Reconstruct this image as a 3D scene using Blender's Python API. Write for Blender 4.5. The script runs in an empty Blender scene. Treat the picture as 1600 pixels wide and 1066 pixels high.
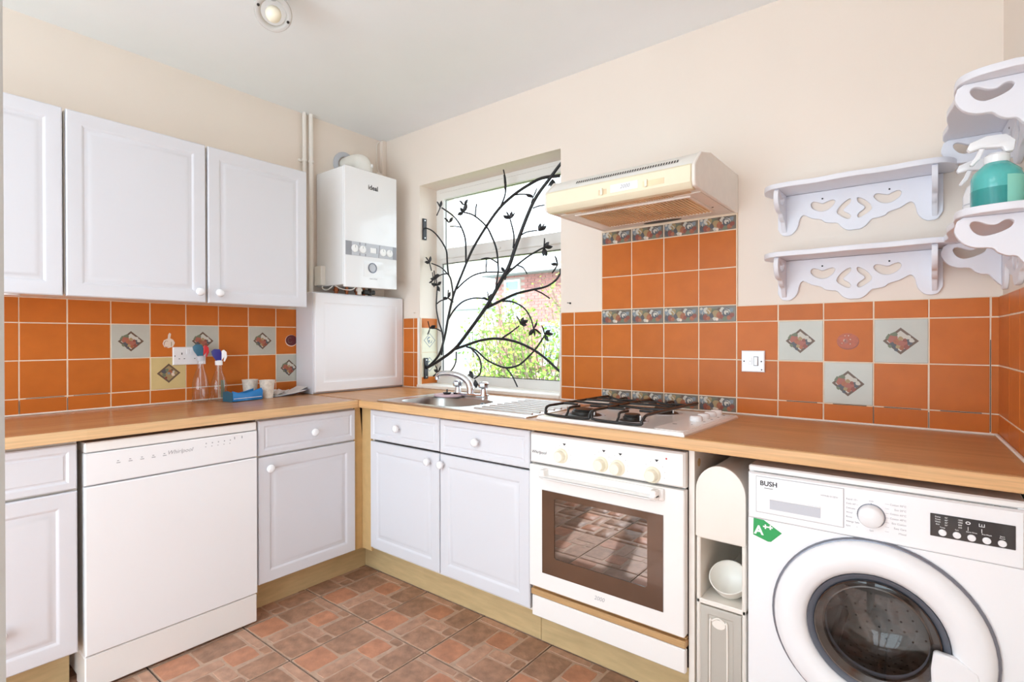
import bpy, bmesh, math, random
from mathutils import Vector, Matrix, Euler
from mathutils.geometry import tessellate_polygon
random.seed(7)
R_ = math.radians
SC = bpy.context.scene
COL = SC.collection

# ------------------------------------------------------------------ camera
CAMLOC = Vector((2.8606, -2.2541, 1.2153)); YAW = .668; FPX = 831.746; PITCH = .0043; ROLL = -.0012
_d = Vector((-math.sin(YAW)*math.cos(PITCH), math.cos(YAW)*math.cos(PITCH), -math.sin(PITCH)))
_r = Vector((math.cos(YAW), math.sin(YAW), 0)); _u = _r.cross(_d)
_r2 = _r*math.cos(ROLL)+_u*math.sin(ROLL); _u2 = -_r*math.sin(ROLL)+_u*math.cos(ROLL)
cd = bpy.data.cameras.new('camera'); cam = bpy.data.objects.new('camera', cd); COL.objects.link(cam)
cam.matrix_world = Matrix(((_r2.x, _u2.x, -_d.x, CAMLOC.x), (_r2.y, _u2.y, -_d.y, CAMLOC.y), (_r2.z, _u2.z, -_d.z, CAMLOC.z), (0, 0, 0, 1)))
cd.sensor_width = 36; cd.lens = FPX*36/1600; cd.clip_start = .02; cd.clip_end = 200
SC.camera = cam
def PX(ax, val, x, y):
    """a measured photo pixel to its point on the real plane axis=val"""
    v = _d+_r2*((x-800)/FPX)-_u2*((y-533)/FPX)
    return CAMLOC+v*((val-CAMLOC[ax])/v[ax])

# ------------------------------------------------------------------ world, sun, lights, exposure
w = bpy.data.worlds.new('sky'); SC.world = w; w.use_nodes = True
bg = w.node_tree.nodes['Background']; bg.inputs[0].default_value = (.80, .915, 1, 1); bg.inputs[1].default_value = 4.2
sd = bpy.data.lights.new('sun', 'SUN'); sun = bpy.data.objects.new('sun', sd); COL.objects.link(sun)
sd.energy = 6.3; sd.angle = R_(.6); sd.color = (.97, .98, 1)
sun.rotation_euler = Vector((.30, 1.0, -.96)).to_track_quat('-Z', 'Y').to_euler(); sun.location = (0, -8, 6)
def area(name, loc, direction, sx, sy, power, color=(1, 1, 1), portal=False):
    l = bpy.data.lights.new(name, 'AREA'); l.shape = 'RECTANGLE'; l.size = sx; l.size_y = sy; l.energy = power; l.color = color
    if portal: l.cycles.is_portal = True
    o = bpy.data.objects.new(name, l); COL.objects.link(o); o.location = loc
    o.rotation_euler = Vector(direction).to_track_quat('-Z', 'Y').to_euler(); return o
area('window_portal', (.875, .32, 1.55), (0, -1, 0), 1.1, 1.3, 1, portal=True)
area('patio_fill', (1.6, -3.72, 1.15), (0, 1, .0), 2.6, 2.15, 31, (.66, .86, 1))  # fill lamp added at the rear opening to brighten room and ceiling
area('rear_fill', (1.9, -2.95, 2.46), (0, .25, -1), 1.3, .7, 6, (.95, .97, 1))  # unseen lamp behind the camera, added as interior fill
SC.view_settings.view_transform = 'Standard'; SC.view_settings.look = 'None'; SC.view_settings.gamma = 1
SC.view_settings.use_curve_mapping = False; SC.view_settings.exposure = -.01
try:
    SC.cycles.max_bounces = 10; SC.cycles.diffuse_bounces = 6; SC.cycles.transparent_max_bounces = 16
    SC.cycles.caustics_reflective = False; SC.cycles.caustics_refractive = False
except Exception: pass

# ------------------------------------------------------------------ materials
def lin(c):
    return tuple(((x/255)/12.92 if x/255 <= .04045 else ((x/255+.055)/1.055)**2.4) for x in c)+(1,)
M = {}
def mat(name, rgb, rough=.5, metal=0, spec=None, noise=0, nscale=20, bump=0, bscale=60, rnd=0, coat=0, stretch=None, alpha=None):
    m = bpy.data.materials.new(name); m.use_nodes = True; nt = m.node_tree; N = nt.nodes; L = nt.links
    b = N['Principled BSDF']; c = lin(rgb)
    b.inputs['Base Color'].default_value = c; b.inputs['Roughness'].default_value = rough; b.inputs['Metallic'].default_value = metal
    if spec is not None: b.inputs['Specular IOR Level'].default_value = spec
    if coat: b.inputs['Coat Weight'].default_value = coat; b.inputs['Coat Roughness'].default_value = .05
    tc = N.new('ShaderNodeTexCoord'); src = tc.outputs['Object']
    if stretch:
        mp = N.new('ShaderNodeMapping'); mp.inputs['Scale'].default_value = stretch; L.new(src, mp.inputs['Vector']); src = mp.outputs[0]
    if noise or rnd:
        val = None
        oi = N.new('ShaderNodeObjectInfo')
        if noise:
            ad = N.new('ShaderNodeVectorMath'); ad.operation = 'ADD'; L.new(src, ad.inputs[0])
            cx = N.new('ShaderNodeCombineXYZ'); mu = N.new('ShaderNodeMath'); mu.operation = 'MULTIPLY'; mu.inputs[1].default_value = 17
            L.new(oi.outputs['Random'], mu.inputs[0]); L.new(mu.outputs[0], cx.inputs[0]); L.new(mu.outputs[0], cx.inputs[2]); L.new(cx.outputs[0], ad.inputs[1])
            n = N.new('ShaderNodeTexNoise'); n.inputs['Scale'].default_value = nscale; n.inputs['Detail'].default_value = 5; L.new(ad.outputs[0], n.inputs['Vector'])
            mr = N.new('ShaderNodeMapRange'); mr.inputs[1].default_value = .3; mr.inputs[2].default_value = .7
            mr.inputs[3].default_value = 1-noise; mr.inputs[4].default_value = 1+noise; L.new(n.outputs['Fac'], mr.inputs[0]); val = mr.outputs[0]
        if rnd:
            m2 = N.new('ShaderNodeMapRange'); m2.inputs[3].default_value = 1-rnd; m2.inputs[4].default_value = 1+rnd; L.new(oi.outputs['Random'], m2.inputs[0])
            if val:
                mm = N.new('ShaderNodeMath'); mm.operation = 'MULTIPLY'; L.new(val, mm.inputs[0]); L.new(m2.outputs[0], mm.inputs[1]); val = mm.outputs[0]
            else: val = m2.outputs[0]
        vm = N.new('ShaderNodeVectorMath'); vm.operation = 'SCALE'; vm.inputs[0].default_value = c[:3]; L.new(val, vm.inputs['Scale']); L.new(vm.outputs[0], b.inputs['Base Color'])
    if bump:
        n = N.new('ShaderNodeTexNoise'); n.inputs['Scale'].default_value = bscale; n.inputs['Detail'].default_value = 4; L.new(src, n.inputs['Vector'])
        bp = N.new('ShaderNodeBump'); bp.inputs['Strength'].default_value = bump; bp.inputs['Distance'].default_value = .003
        L.new(n.outputs['Fac'], bp.inputs['Height']); L.new(bp.outputs[0], b.inputs['Normal'])
    M[name] = m; return m
def glassmat(name, tint=(1, 1, 1), base=.04, rough=0.0):
    m = bpy.data.materials.new(name); m.use_nodes = True; nt = m.node_tree; N = nt.nodes; L = nt.links
    N.remove(N['Principled BSDF']); t = N.new('ShaderNodeBsdfTransparent'); t.inputs[0].default_value = tuple(tint)+(1,)
    g = N.new('ShaderNodeBsdfGlossy'); g.inputs['Roughness'].default_value = rough; fr = N.new('ShaderNodeLayerWeight'); fr.inputs[0].default_value = .5
    pw = N.new('ShaderNodeMath'); pw.operation = 'POWER'; pw.inputs[1].default_value = 4.5; L.new(fr.outputs['Facing'], pw.inputs[0])
    mu = N.new('ShaderNodeMath'); mu.operation = 'MULTIPLY_ADD'; mu.inputs[1].default_value = 1-base; mu.inputs[2].default_value = base; mu.use_clamp = True; L.new(pw.outputs[0], mu.inputs[0])
    mx = N.new('ShaderNodeMixShader'); L.new(mu.outputs[0], mx.inputs[0]); L.new(t.outputs[0], mx.inputs[1]); L.new(g.outputs[0], mx.inputs[2])
    L.new(mx.outputs[0], N['Material Output'].inputs[0]); M[name] = m; return m
def woodmat(name, c1, c2, length, width, rot, rough=.35):
    m = bpy.data.materials.new(name); m.use_nodes = True; nt = m.node_tree; N = nt.nodes; L = nt.links; b = N['Principled BSDF']
    tc = N.new('ShaderNodeTexCoord'); sx = N.new('ShaderNodeSeparateXYZ'); mp = N.new('ShaderNodeCombineXYZ'); L.new(tc.outputs['Object'], sx.inputs[0])
    for i, ch in enumerate(rot): L.new(sx.outputs['xyz'.index(ch)], mp.inputs[i])
    br = N.new('ShaderNodeTexBrick'); br.inputs['Color1'].default_value = lin(c1); br.inputs['Color2'].default_value = lin(c2); br.inputs['Mortar Size'].default_value = 0
    br.inputs['Scale'].default_value = 1; br.inputs['Brick Width'].default_value = length; br.inputs['Row Height'].default_value = width; br.offset = .37
    L.new(mp.outputs[0], br.inputs['Vector'])
    m2 = N.new('ShaderNodeMapping'); m2.inputs['Scale'].default_value = (3, 90, 90); L.new(mp.outputs[0], m2.inputs[0])
    n = N.new('ShaderNodeTexNoise'); n.inputs['Scale'].default_value = 2.2; n.inputs['Detail'].default_value = 4; L.new(m2.outputs[0], n.inputs['Vector'])
    mr = N.new('ShaderNodeMapRange'); mr.inputs[1].default_value = .3; mr.inputs[2].default_value = .7; mr.inputs[3].default_value = .86; mr.inputs[4].default_value = 1.1; L.new(n.outputs['Fac'], mr.inputs[0])
    vm = N.new('ShaderNodeVectorMath'); vm.operation = 'SCALE'; L.new(br.outputs['Color'], vm.inputs[0]); L.new(mr.outputs[0], vm.inputs['Scale']); L.new(vm.outputs[0], b.inputs['Base Color'])
    b.inputs['Roughness'].default_value = rough; M[name] = m; return m

mat('wall_paint', (238, 226, 214), .75, noise=.012, nscale=3, bump=.06, bscale=90)
mat('ceiling_paint', (243, 246, 248), .8, noise=.01, nscale=4, bump=.08, bscale=60)
mat('cupboard_white', (242, 242, 246), .45)
mat('white_door', (219, 219, 224), .42, bump=.03, bscale=300)
mat('white_carcass', (232, 226, 214), .5)
mat('white_gloss', (243, 243, 245), .16, coat=.3)
mat('white_enamel', (243, 240, 237), .22, coat=.2)
mat('white_plastic', (240, 237, 230), .35)
mat('cream_plastic', (240, 230, 202), .4, noise=.03, nscale=9)
mat('ivory_knob', (246, 240, 218), .35)
mat('white_trim', (240, 234, 226), .45, noise=.02, nscale=30)
mat('upvc', (236, 233, 228), .3)
mat('shelf_paint', (232, 233, 240), .45, bump=.05, bscale=90)
mat('frost', (190, 184, 174), .5, noise=.03, nscale=6)
mat('storage_white', (240, 234, 225), .4)
mat('orange_tile', (199, 110, 44), .34, spec=.2, noise=.05, nscale=14, rnd=.05, bump=.05, bscale=25)
mat('grey_tile', (190, 190, 179), .28, noise=.03, nscale=18, rnd=.03)
mat('cream_tile', (212, 190, 134), .28, noise=.04, nscale=18)
mat('pale_tile', (222, 216, 190), .28, noise=.03, nscale=18)
mat('border_tile', (118, 108, 94), .3, noise=.1, nscale=40)
mat('grout', (232, 214, 190), .8, noise=.06, nscale=25)
mat('dark_grout', (70, 52, 40), .8)
mat('brick_brown', (168, 128, 104), .5, noise=.26, nscale=26, rnd=.10, bump=.6, bscale=60)
mat('brick_orange', (192, 134, 104), .5, noise=.2, nscale=20, rnd=.07, bump=.5, bscale=60)
mat('brick_tan', (188, 146, 122), .5, noise=.2, nscale=22, rnd=.07, bump=.5, bscale=60)
mat('tile_mortar', (192, 160, 138), .6, noise=.12, nscale=40)
mat('floor_grout', (108, 100, 94), .8, noise=.1, nscale=30)
mat('mdf_side', (206, 172, 120), .55, noise=.05, nscale=30)
mat('plinth_oak', (204, 178, 132), .5, noise=.1, nscale=8, stretch=(1, 1, 6))
mat('steel', (225, 224, 222), .30, metal=1)
mat('steel_brushed', (190, 187, 182), .33, metal=1)
mat('chrome', (222, 224, 228), .08, metal=1)
mat('dark_metal', (60, 57, 54), .4, metal=.6)
mat('iron', (34, 33, 35), .38, metal=.2)
mat('black_enamel', (28, 26, 25), .3)
mat('black_plastic', (34, 32, 34), .25, coat=.4)
mat('oven_frame', (92, 66, 50), .12, noise=.12, nscale=5, coat=.6)
mat('oven_dark', (48, 36, 30), .4)
mat('copper', (170, 100, 62), .35, metal=.7)
mat('grey_panel', (150, 150, 156), .3)
mat('light_grey', (196, 198, 205), .35)
mat('lamp_grey', (198, 195, 190), .45)
mat('ring_grey', (128, 130, 140), .25, metal=.4)
mat('seal_grey', (92, 96, 106), .35)
mat('dark_chrome', (120, 118, 118), .15, metal=1)
mat('drum_steel', (116, 112, 108), .3, metal=1)
mat('ink', (30, 30, 34), .6)
mat('ink_grey', (172, 172, 176), .6)
mat('sticker_green', (34, 160, 84), .4)
mat('sticker_white', (248, 248, 248), .4)
mat('filter_dirty', (232, 208, 172), .6, noise=.22, nscale=7)
mat('filter_dark', (120, 82, 56), .7, noise=.2, nscale=9)
mat('red_plastic', (196, 24, 34), .35); mat('teal_plastic', (40, 96, 120), .35); mat('blue_plastic', (44, 40, 130), .35)
mat('packet_blue', (20, 120, 190), .25, bump=.5, bscale=30)
mat('packet_inside', (170, 130, 90), .5)
mat('cup_print', (228, 220, 208), .4, noise=.16, nscale=70)
mat('paper', (225, 222, 220), .6, noise=.08, nscale=40); mat('paper_olive', (150, 132, 66), .5, noise=.15, nscale=20); mat('paper_dark', (84, 84, 100), .5, noise=.2, nscale=30)
mat('pink_cloth', (226, 196, 204), .9, bump=.3, bscale=200)
mat('teal_liquid', (38, 148, 146), .2, coat=.5); mat('teal_light', (84, 186, 182), .2, coat=.5); mat('label_mint', (150, 222, 204), .4)
mat('garlic', (228, 208, 190), .5); mat('fruit_orange', (164, 98, 66), .45, noise=.2, nscale=60); mat('fruit_red', (140, 76, 60), .45); mat('fruit_pink', (166, 98, 80), .45)
mat('tangerine', (176, 82, 36), .4, noise=.15, nscale=80)
mat('leaf_green', (112, 118, 94), .5); mat('deep_blue', (84, 84, 88), .45); mat('motif_brown', (104, 82, 66), .45); mat('petal', (200, 196, 184), .5)
mat('ochre', (164, 140, 98), .45); mat('onion', (92, 26, 32), .3); mat('grey_blue', (128, 140, 148), .45)
mat('dirty', (150, 140, 120), .6)
mat('ground_grass', (110, 128, 72), .9, noise=.3, nscale=3)
mat('ext_render', (226, 224, 220), .8); mat('ext_brick', (176, 122, 116), .85, noise=.12, nscale=6, rnd=.08); mat('ext_mortar', (182, 166, 158), .9); mat('roof_grey', (150, 156, 166), .7, noise=.1)
mat('ext_glass', (150, 176, 190), .1, coat=.5)
mat('bark', (122, 104, 88), .8)
mat('leaf_a', (134, 172, 70), .5, rnd=.1); mat('leaf_b', (178, 200, 92), .5)
mat('door_paint', (214, 222, 226), .5)
glassmat('window_glass', (.98, .985, .985), .03)
glassmat('bottle_glass', (.95, .95, .95), .07, .02)
glassmat('oven_glass', (.42, .36, .31), .34, .0)
glassmat('drum_glass', (.78, .78, .78), .055, .01)
woodmat('worktop_back', (190, 136, 88), (203, 150, 100), .42, .03, 'xyz', .36)
woodmat('worktop_left', (180, 130, 90), (192, 141, 98), .42, .03, 'yxz', .25)
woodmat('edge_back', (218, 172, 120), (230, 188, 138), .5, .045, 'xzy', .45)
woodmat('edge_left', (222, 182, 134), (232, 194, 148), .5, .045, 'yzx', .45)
woodmat('oak_trim', (192, 152, 104), (204, 166, 118), .8, .04, 'xzy', .5)

# ------------------------------------------------------------------ frames: (u, v, n) -> world
def FL(x0): return lambda u, v, n: (x0+n, u, v)              # faces +x (left wall): u = y, v = z
def FB(y0): return lambda u, v, n: (u, y0-n, v)              # faces -y (window wall): u = x, v = z
def FZ(z0): return lambda u, v, n: (u, v, z0+n)              # faces up
def FU(z0): return lambda u, v, n: (u, -v, z0-n)             # faces down
ID = lambda a, b, c: (a, b, c)

class MB:
    def __init__(s): s.v = []; s.f = []; s.m = []
    def add(s, vs, fs, mi=0):
        o = len(s.v); s.v += [Vector(p) for p in vs]; s.f += [[i+o for i in f] for f in fs]; s.m += [mi]*len(fs); return s
    def box(s, x0, x1, y0, y1, z0, z1, F=ID, mi=0):
        vs = [F(x, y, z) for x in (x0, x1) for y in (y0, y1) for z in (z0, z1)]
        return s.add(vs, [(0, 1, 3, 2), (4, 6, 7, 5), (0, 4, 5, 1), (2, 3, 7, 6), (0, 2, 6, 4), (1, 5, 7, 3)], mi)
    def cyl(s, c, ax, r, h, seg=20, r2=None, mi=0, F=ID, caps=True):
        """c: base centre in frame coords, ax: 0,1,2 direction in frame coords"""
        r2 = r if r2 is None else r2; vs = []
        for k, (rr, hh) in enumerate(((r, 0), (r2, h))):
            for i in range(seg):
                a = 2*math.pi*i/seg; p = [0, 0, 0]; p[ax] = hh; p[(ax+1) % 3] = rr*math.cos(a); p[(ax+2) % 3] = rr*math.sin(a)
                vs.append(F(c[0]+p[0], c[1]+p[1], c[2]+p[2]))
        fs = [(i, (i+1) % seg, seg+(i+1) % seg, seg+i) for i in range(seg)]
        if caps: fs += [tuple(range(seg))[::-1], tuple(range(seg, 2*seg))]
        return s.add(vs, fs, mi)
    def lathe(s, prof, c=(0, 0, 0), F=ID, seg=28, mi=0, sx=1, sy=1):
        """profile [(radius, height)] about the frame's n axis"""
        vs = []; fs = []; n = len(prof)
        for r, h in prof:
            for i in range(seg):
                a = 2*math.pi*i/seg; vs.append(F(c[0]+r*sx*math.cos(a), c[1]+r*sy*math.sin(a), c[2]+h))
        for k in range(n-1):
            for i in range(seg): fs.append((k*seg+i, k*seg+(i+1) % seg, (k+1)*seg+(i+1) % seg, (k+1)*seg+i))
        return s.add(vs, fs, mi)
    def tube(s, pts, rad, seg=8, mi=0, cap=True):
        pts = [Vector(p) for p in pts]; n = len(pts)
        rad = rad if isinstance(rad, (list, tuple)) else [rad]*n
        t0 = (pts[1]-pts[0]).normalized(); nrm = t0.orthogonal().normalized(); vs = []
        for i, p in enumerate(pts):
            t = (pts[min(i+1, n-1)]-pts[max(i-1, 0)]).normalized(); nrm = (nrm-t*nrm.dot(t)).normalized(); b = t.cross(nrm)
            for k in range(seg):
                a = 2*math.pi*k/seg; vs.append(p+(nrm*math.cos(a)+b*math.sin(a))*rad[i])
        fs = [(i*seg+k, i*seg+(k+1) % seg, (i+1)*seg+(k+1) % seg, (i+1)*seg+k) for i in range(n-1) for k in range(seg)]
        if cap: fs += [tuple(range(seg))[::-1], tuple(range((n-1)*seg, n*seg))]
        return s.add(vs, fs, mi)
    def prism(s, outer, n0, n1, F=ID, holes=(), mi=0, mi_side=None):
        loops = [list(outer)]+[list(h) for h in holes]; flat = [p for l in loops for p in l]; k = len(flat)
        tri = tessellate_polygon([[Vector((p[0], p[1], 0)) for p in l] for l in loops])
        vs = [F(p[0], p[1], n0) for p in flat]+[F(p[0], p[1], n1) for p in flat]
        s.add(vs, [tuple(t) for t in tri]+[tuple(i+k for i in t) for t in tri], mi)
        o = len(s.v)-2*k; st = 0
        for l in loops:
            m = len(l)
            for i in range(m):
                a = st+i; b = st+(i+1) % m; s.f.append([o+a, o+b, o+b+k, o+a+k]); s.m.append(mi if mi_side is None else mi_side)
            st += m
        return s
    def ring(s, u0, u1, v0, v1, prof, F=ID, mi=0, back=True):
        """nested rectangles: profile [(inset, n)], last filled"""
        vs = []; fs = []
        for ins, n in prof:
            for a, b in ((u0+ins, v0+ins), (u1-ins, v0+ins), (u1-ins, v1-ins), (u0+ins, v1-ins)): vs.append(F(a, b, n))
        for k in range(len(prof)-1):
            for i in range(4): fs.append((k*4+i, k*4+(i+1) % 4, (k+1)*4+(i+1) % 4, (k+1)*4+i))
        q = (len(prof)-1)*4; fs.append((q, q+1, q+2, q+3))
        if back: fs.append((3, 2, 1, 0))
        return s.add(vs, fs, mi)
    def flat(s, pts, n, F=ID, mi=0):
        tri = tessellate_polygon([[Vector((p[0], p[1], 0)) for p in pts]])
        return s.add([F(p[0], p[1], n) for p in pts], [tuple(t) for t in tri], mi)

WM = {}
def thing(name, label, cat, loc=(0, 0, 0), rz=0, group=None):
    o = bpy.data.objects.new(name, None); COL.objects.link(o); o.empty_display_size = .05
    o.location = loc; o.rotation_euler = (0, 0, rz); o['label'] = label; o['category'] = cat
    if group: o['group'] = group
    WM[o] = Matrix.Translation(Vector(loc)) @ Matrix.Rotation(rz, 4, 'Z'); return o
def tag(o, label=None, cat=None, group=None, kind=None):
    for k, v in (('label', label), ('category', cat), ('group', group), ('kind', kind)):
        if v: o[k] = v
    return o
def mesh(name, mb, mats, bevel=0, smooth=35, inv=None, seg=1, solid=True):
    me = bpy.data.meshes.new(name); vs = mb.v if inv is None else [inv @ p for p in mb.v]
    me.from_pydata([tuple(p) for p in vs], [], mb.f)
    for i, p in enumerate(me.polygons): p.material_index = mb.m[i]
    bm = bmesh.new(); bm.from_mesh(me)
    bmesh.ops.remove_doubles(bm, verts=bm.verts, dist=1e-6)
    if solid: bmesh.ops.recalc_face_normals(bm, faces=bm.faces)
    if bevel:
        es = [e for e in bm.edges if len(e.link_faces) == 2 and e.calc_face_angle(0) > R_(40)]
        bmesh.ops.bevel(bm, geom=es, offset=bevel, segments=seg, affect='EDGES', profile=.6, clamp_overlap=True)
    bm.to_mesh(me); bm.free()
    for m in (mats if isinstance(mats, (list, tuple)) else [mats]): me.materials.append(M[m])
    if smooth:
        me.polygons.foreach_set('use_smooth', [True]*len(me.polygons))
        me.set_sharp_from_angle(angle=R_(smooth))
    return me
def obj(name, mb, mats, parent=None, bevel=0, local=False, smooth=35, seg=1, solid=True, kind=None, label=None):
    inv = None
    if parent is not None and not local: inv = WM[parent].inverted()
    me = mesh(name, mb, mats, bevel, smooth, inv, seg, solid)
    o = bpy.data.objects.new(name, me); COL.objects.link(o); o.parent = parent
    WM[o] = WM[parent] if parent is not None else Matrix.Identity(4)
    if kind: o['kind'] = kind
    if label: o['label'] = label
    return o
def inst(name, me, parent, loc, rot=(0, 0, 0), scale=(1, 1, 1), local=False):
    o = bpy.data.objects.new(name, me); COL.objects.link(o); o.parent = parent
    mw = Matrix.Translation(Vector(loc)) @ Euler(rot).to_matrix().to_4x4()
    if parent is not None and not local: mw = WM[parent].inverted() @ mw
    o.location = mw.to_translation(); o.rotation_euler = mw.to_euler(); o.scale = scale
    WM[o] = (WM[parent] if parent is not None else Matrix.Identity(4)) @ mw; return o
def top(name, mb, mats, label, cat, loc, bevel=0, group=None, **k):
    """a thing made of one mesh, its origin at its base"""
    me = mesh(name, mb, mats, bevel, k.get('smooth', 35), Matrix.Translation(Vector(loc)).inverted(), k.get('seg', 1), k.get('solid', True))
    o = bpy.data.objects.new(name, me); COL.objects.link(o); o.location = loc; WM[o] = Matrix.Translation(Vector(loc))
    return tag(o, label, cat, group)
def copy_tree(o, parent=None):
    c = o.copy(); COL.objects.link(c); c.parent = parent
    for ch in [x for x in bpy.data.objects if x.parent == o]: copy_tree(ch, c)
    return c
def text(body, size, F, u, v, n, matname, parent, name='lettering', align='CENTER', shear=0, depth=.0004, bold=0, local=False, label=None):
    cu = bpy.data.curves.new('txt', 'FONT'); cu.body = body; cu.size = size; cu.align_x = align; cu.align_y = 'CENTER'; cu.extrude = depth/2; cu.shear = shear; cu.offset = bold; cu.resolution_u = 3
    to = bpy.data.objects.new('txt', cu); COL.objects.link(to)
    dg = bpy.context.evaluated_depsgraph_get(); me = bpy.data.meshes.new_from_object(to.evaluated_get(dg))
    mb = MB(); mb.add([F(u+p.co.x, v+p.co.y, n+depth/2+p.co.z) for p in me.vertices], [tuple(p.vertices) for p in me.polygons])
    bpy.data.objects.remove(to); bpy.data.curves.remove(cu); bpy.data.meshes.remove(me)
    return obj(name, mb, matname, parent, smooth=0, local=local, label=label)
def circ(cx, cy, r, n=24, ry=None, a0=0, a1=360):
    ry = r if ry is None else ry
    full = (a1-a0) == 360
    return [(cx+r*math.cos(R_(a0+(a1-a0)*i/(n if full else n-1))), cy+ry*math.sin(R_(a0+(a1-a0)*i/(n if full else n-1)))) for i in range(n)]
def smoothpath(pts, sub=4, closed=False):
    out = []; n = len(pts); P = [Vector(p) for p in pts]
    rng = range(n if closed else n-1)
    for i in rng:
        p0 = P[(i-1) % n] if closed or i > 0 else P[0]; p1 = P[i]; p2 = P[(i+1) % n]; p3 = P[(i+2) % n] if closed or i+2 < n else P[-1]
        for k in range(sub):
            t = k/sub; out.append(.5*((2*p1)+(p2-p0)*t+(2*p0-5*p1+4*p2-p3)*t*t+(3*p1-p0-3*p2+p3)*t*t*t))
    if not closed: out.append(P[-1])
    return out

# ================================================================== THE ROOM
CEIL = 2.52; WX = 3.034; SL = math.atan(.047); YB = -3.7; H = .91; P = .1525; HB = .067
def S(name, mb, mats, parent=None, **k):
    o = obj(name, mb, mats, parent, **k)
    if parent is None: o['kind'] = 'structure'
    return o
S('ceiling', MB().box(-.3, 3.6, YB-.1, .3, CEIL, CEIL+.1), 'ceiling_paint')
wl = S('wall_left', MB().box(-.3, 0, YB-.1, .3, -.1, CEIL), 'wall_paint')
WIN = (.35, 1.395, .915, 2.171)
wb = S('wall_back', MB().prism([(0, -.1), (3.3, -.1), (3.3, CEIL), (0, CEIL)], -.3, 0, FB(0), holes=[[(WIN[0], WIN[2]), (WIN[1], WIN[2]), (WIN[1], WIN[3]), (WIN[0], WIN[3])]]), 'wall_paint')
WR = Matrix.Translation((WX, 0, 0)) @ Matrix.Rotation(SL, 4, 'Z')          # right wall frame: local -y runs along the wall, local +x into it
def FR(n0=0):
    def f(u, v, n): return tuple(WR @ Vector((-(n0+n), -u, v)))              # u = distance from the corner, n = out into the room
    return f
wr = S('wall_right', MB().box(0, 3.9, -.1, CEIL, -.25, 0, FR()), 'wall_paint')
S('wall_front', MB().prism([(0, -.1), (3.24, -.1), (3.24, CEIL), (0, CEIL)], -.1, 0, lambda u, v, n: (u, YB+n, v), holes=[[(.45, .05), (3.0, .05), (3.0, 2.25), (.45, 2.25)]]), 'wall_paint')
w2 = bpy.data.objects.new('window_2', None); COL.objects.link(w2); w2['kind'] = 'structure'; WM[w2] = Matrix.Identity(4)
fr = MB()
for a, b, c, d in ((.45, .52, .05, 2.25), (2.93, 3.0, .05, 2.25), (.84, .95, .12, 2.18), (1.86, 1.97, .12, 2.18), (.52, 2.93, .05, .12), (.52, 2.93, 2.18, 2.25)): fr.box(a, b, YB-.08, YB-.02, c, d)
obj('window_frame', fr, 'upvc', w2, .003)

# ---- floor: every large tile with its moulded brick pieces
fl = S('floor', MB().box(-.1, 3.5, YB-.1, .1, -.08, -.006), 'floor_grout')
TX, TY, TP, TQ = .60, -.502, .360, .349
slots = [(0, .365, .13, .62, 0), (0, .365, .62, 1, 1), (0, .53, 0, .13, 2), (.365, .66, .13, .45, 1), (.53, .70, 0, .13, 0), (.385, .56, .45, .96, 2), (.56, .85, .45, .63, 2), (.70, 1, 0, .45, 0), (.56, 1, .63, 1, 0), (.85, 1, .45, .63, 0)]
g = .0034
slab = mesh('floor_tile', MB().box(.0035, TP-.0035, -TQ+.0035, -.0035, -.006, 0), 'tile_mortar')
bmesh_cache = []
for a, b, c, d, m in slots:
    u0 = max(a*TP+g, .006); u1 = min(b*TP-g, TP-.006); v0 = -min(d*TQ-g, TQ-.006) if d < 1 else -(TQ-.006); v1 = -max(c*TQ+g, .006)
    uc, vc = (u0+u1)/2, (v0+v1)/2
    pts = []
    for k in range(16):                                             # slightly irregular worn outline
        t = k/16*4; side = int(t); f = t-side
        q = [(u0+(u1-u0)*f, v0), (u1, v0+(v1-v0)*f), (u1-(u1-u0)*f, v1), (u0, v1-(v1-v0)*f)][side]
        cor = .004 if f == 0 else 0
        q = (q[0]+(cor if q[0] < uc else -cor)*.7, q[1]+(cor if q[1] < vc else -cor)*.7)
        pts.append((q[0]-uc+random.uniform(-.0016, .0016), q[1]-vc+random.uniform(-.0016, .0016)))
    mb = MB(); n = len(pts)
    mb.add([(p[0], p[1], -.001) for p in pts]+[(p[0]-math.copysign(.0018, p[0])*min(1, abs(p[0])/.01), p[1]-math.copysign(.0018, p[1])*min(1, abs(p[1])/.01), .0016) for p in pts]+[(0, 0, .0017)],
           [(i, (i+1) % n, n+(i+1) % n, n+i) for i in range(n)]+[(n+i, n+(i+1) % n, 2*n) for i in range(n)])
    bmesh_cache.append((mesh('brick', mb, ['brick_brown', 'brick_orange', 'brick_tan'][m], smooth=25), uc, vc, mb, m))
for i in range(-2, 8):
    for j in range(-2, 10):
        x0 = TX+i*TP; y0 = TY-j*TQ
        if x0+TP < .3 or x0 > 3.15 or y0 < YB+.3 or y0-TQ > -.35: continue
        t = inst('floor_tile', slab, fl, (x0, y0, 0))
        seen = x0 < 2.0 and y0-TQ > -2.1 and (x0 < 1.7 or y0 > -1.2)
        if seen:
            for me, uc, vc, mb, m in bmesh_cache: inst('brick', me, t, (uc, vc, 0), (0, 0, 0), local=True)
        else:
            al = MB()
            for me, uc, vc, mb, m in bmesh_cache: al.add([(p[0]+uc, p[1]+vc, p[2]) for p in mb.v], mb.f, m)
            obj('bricks', al, ['brick_brown', 'brick_orange', 'brick_tan'], t, local=True, kind='stuff', smooth=60)

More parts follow.
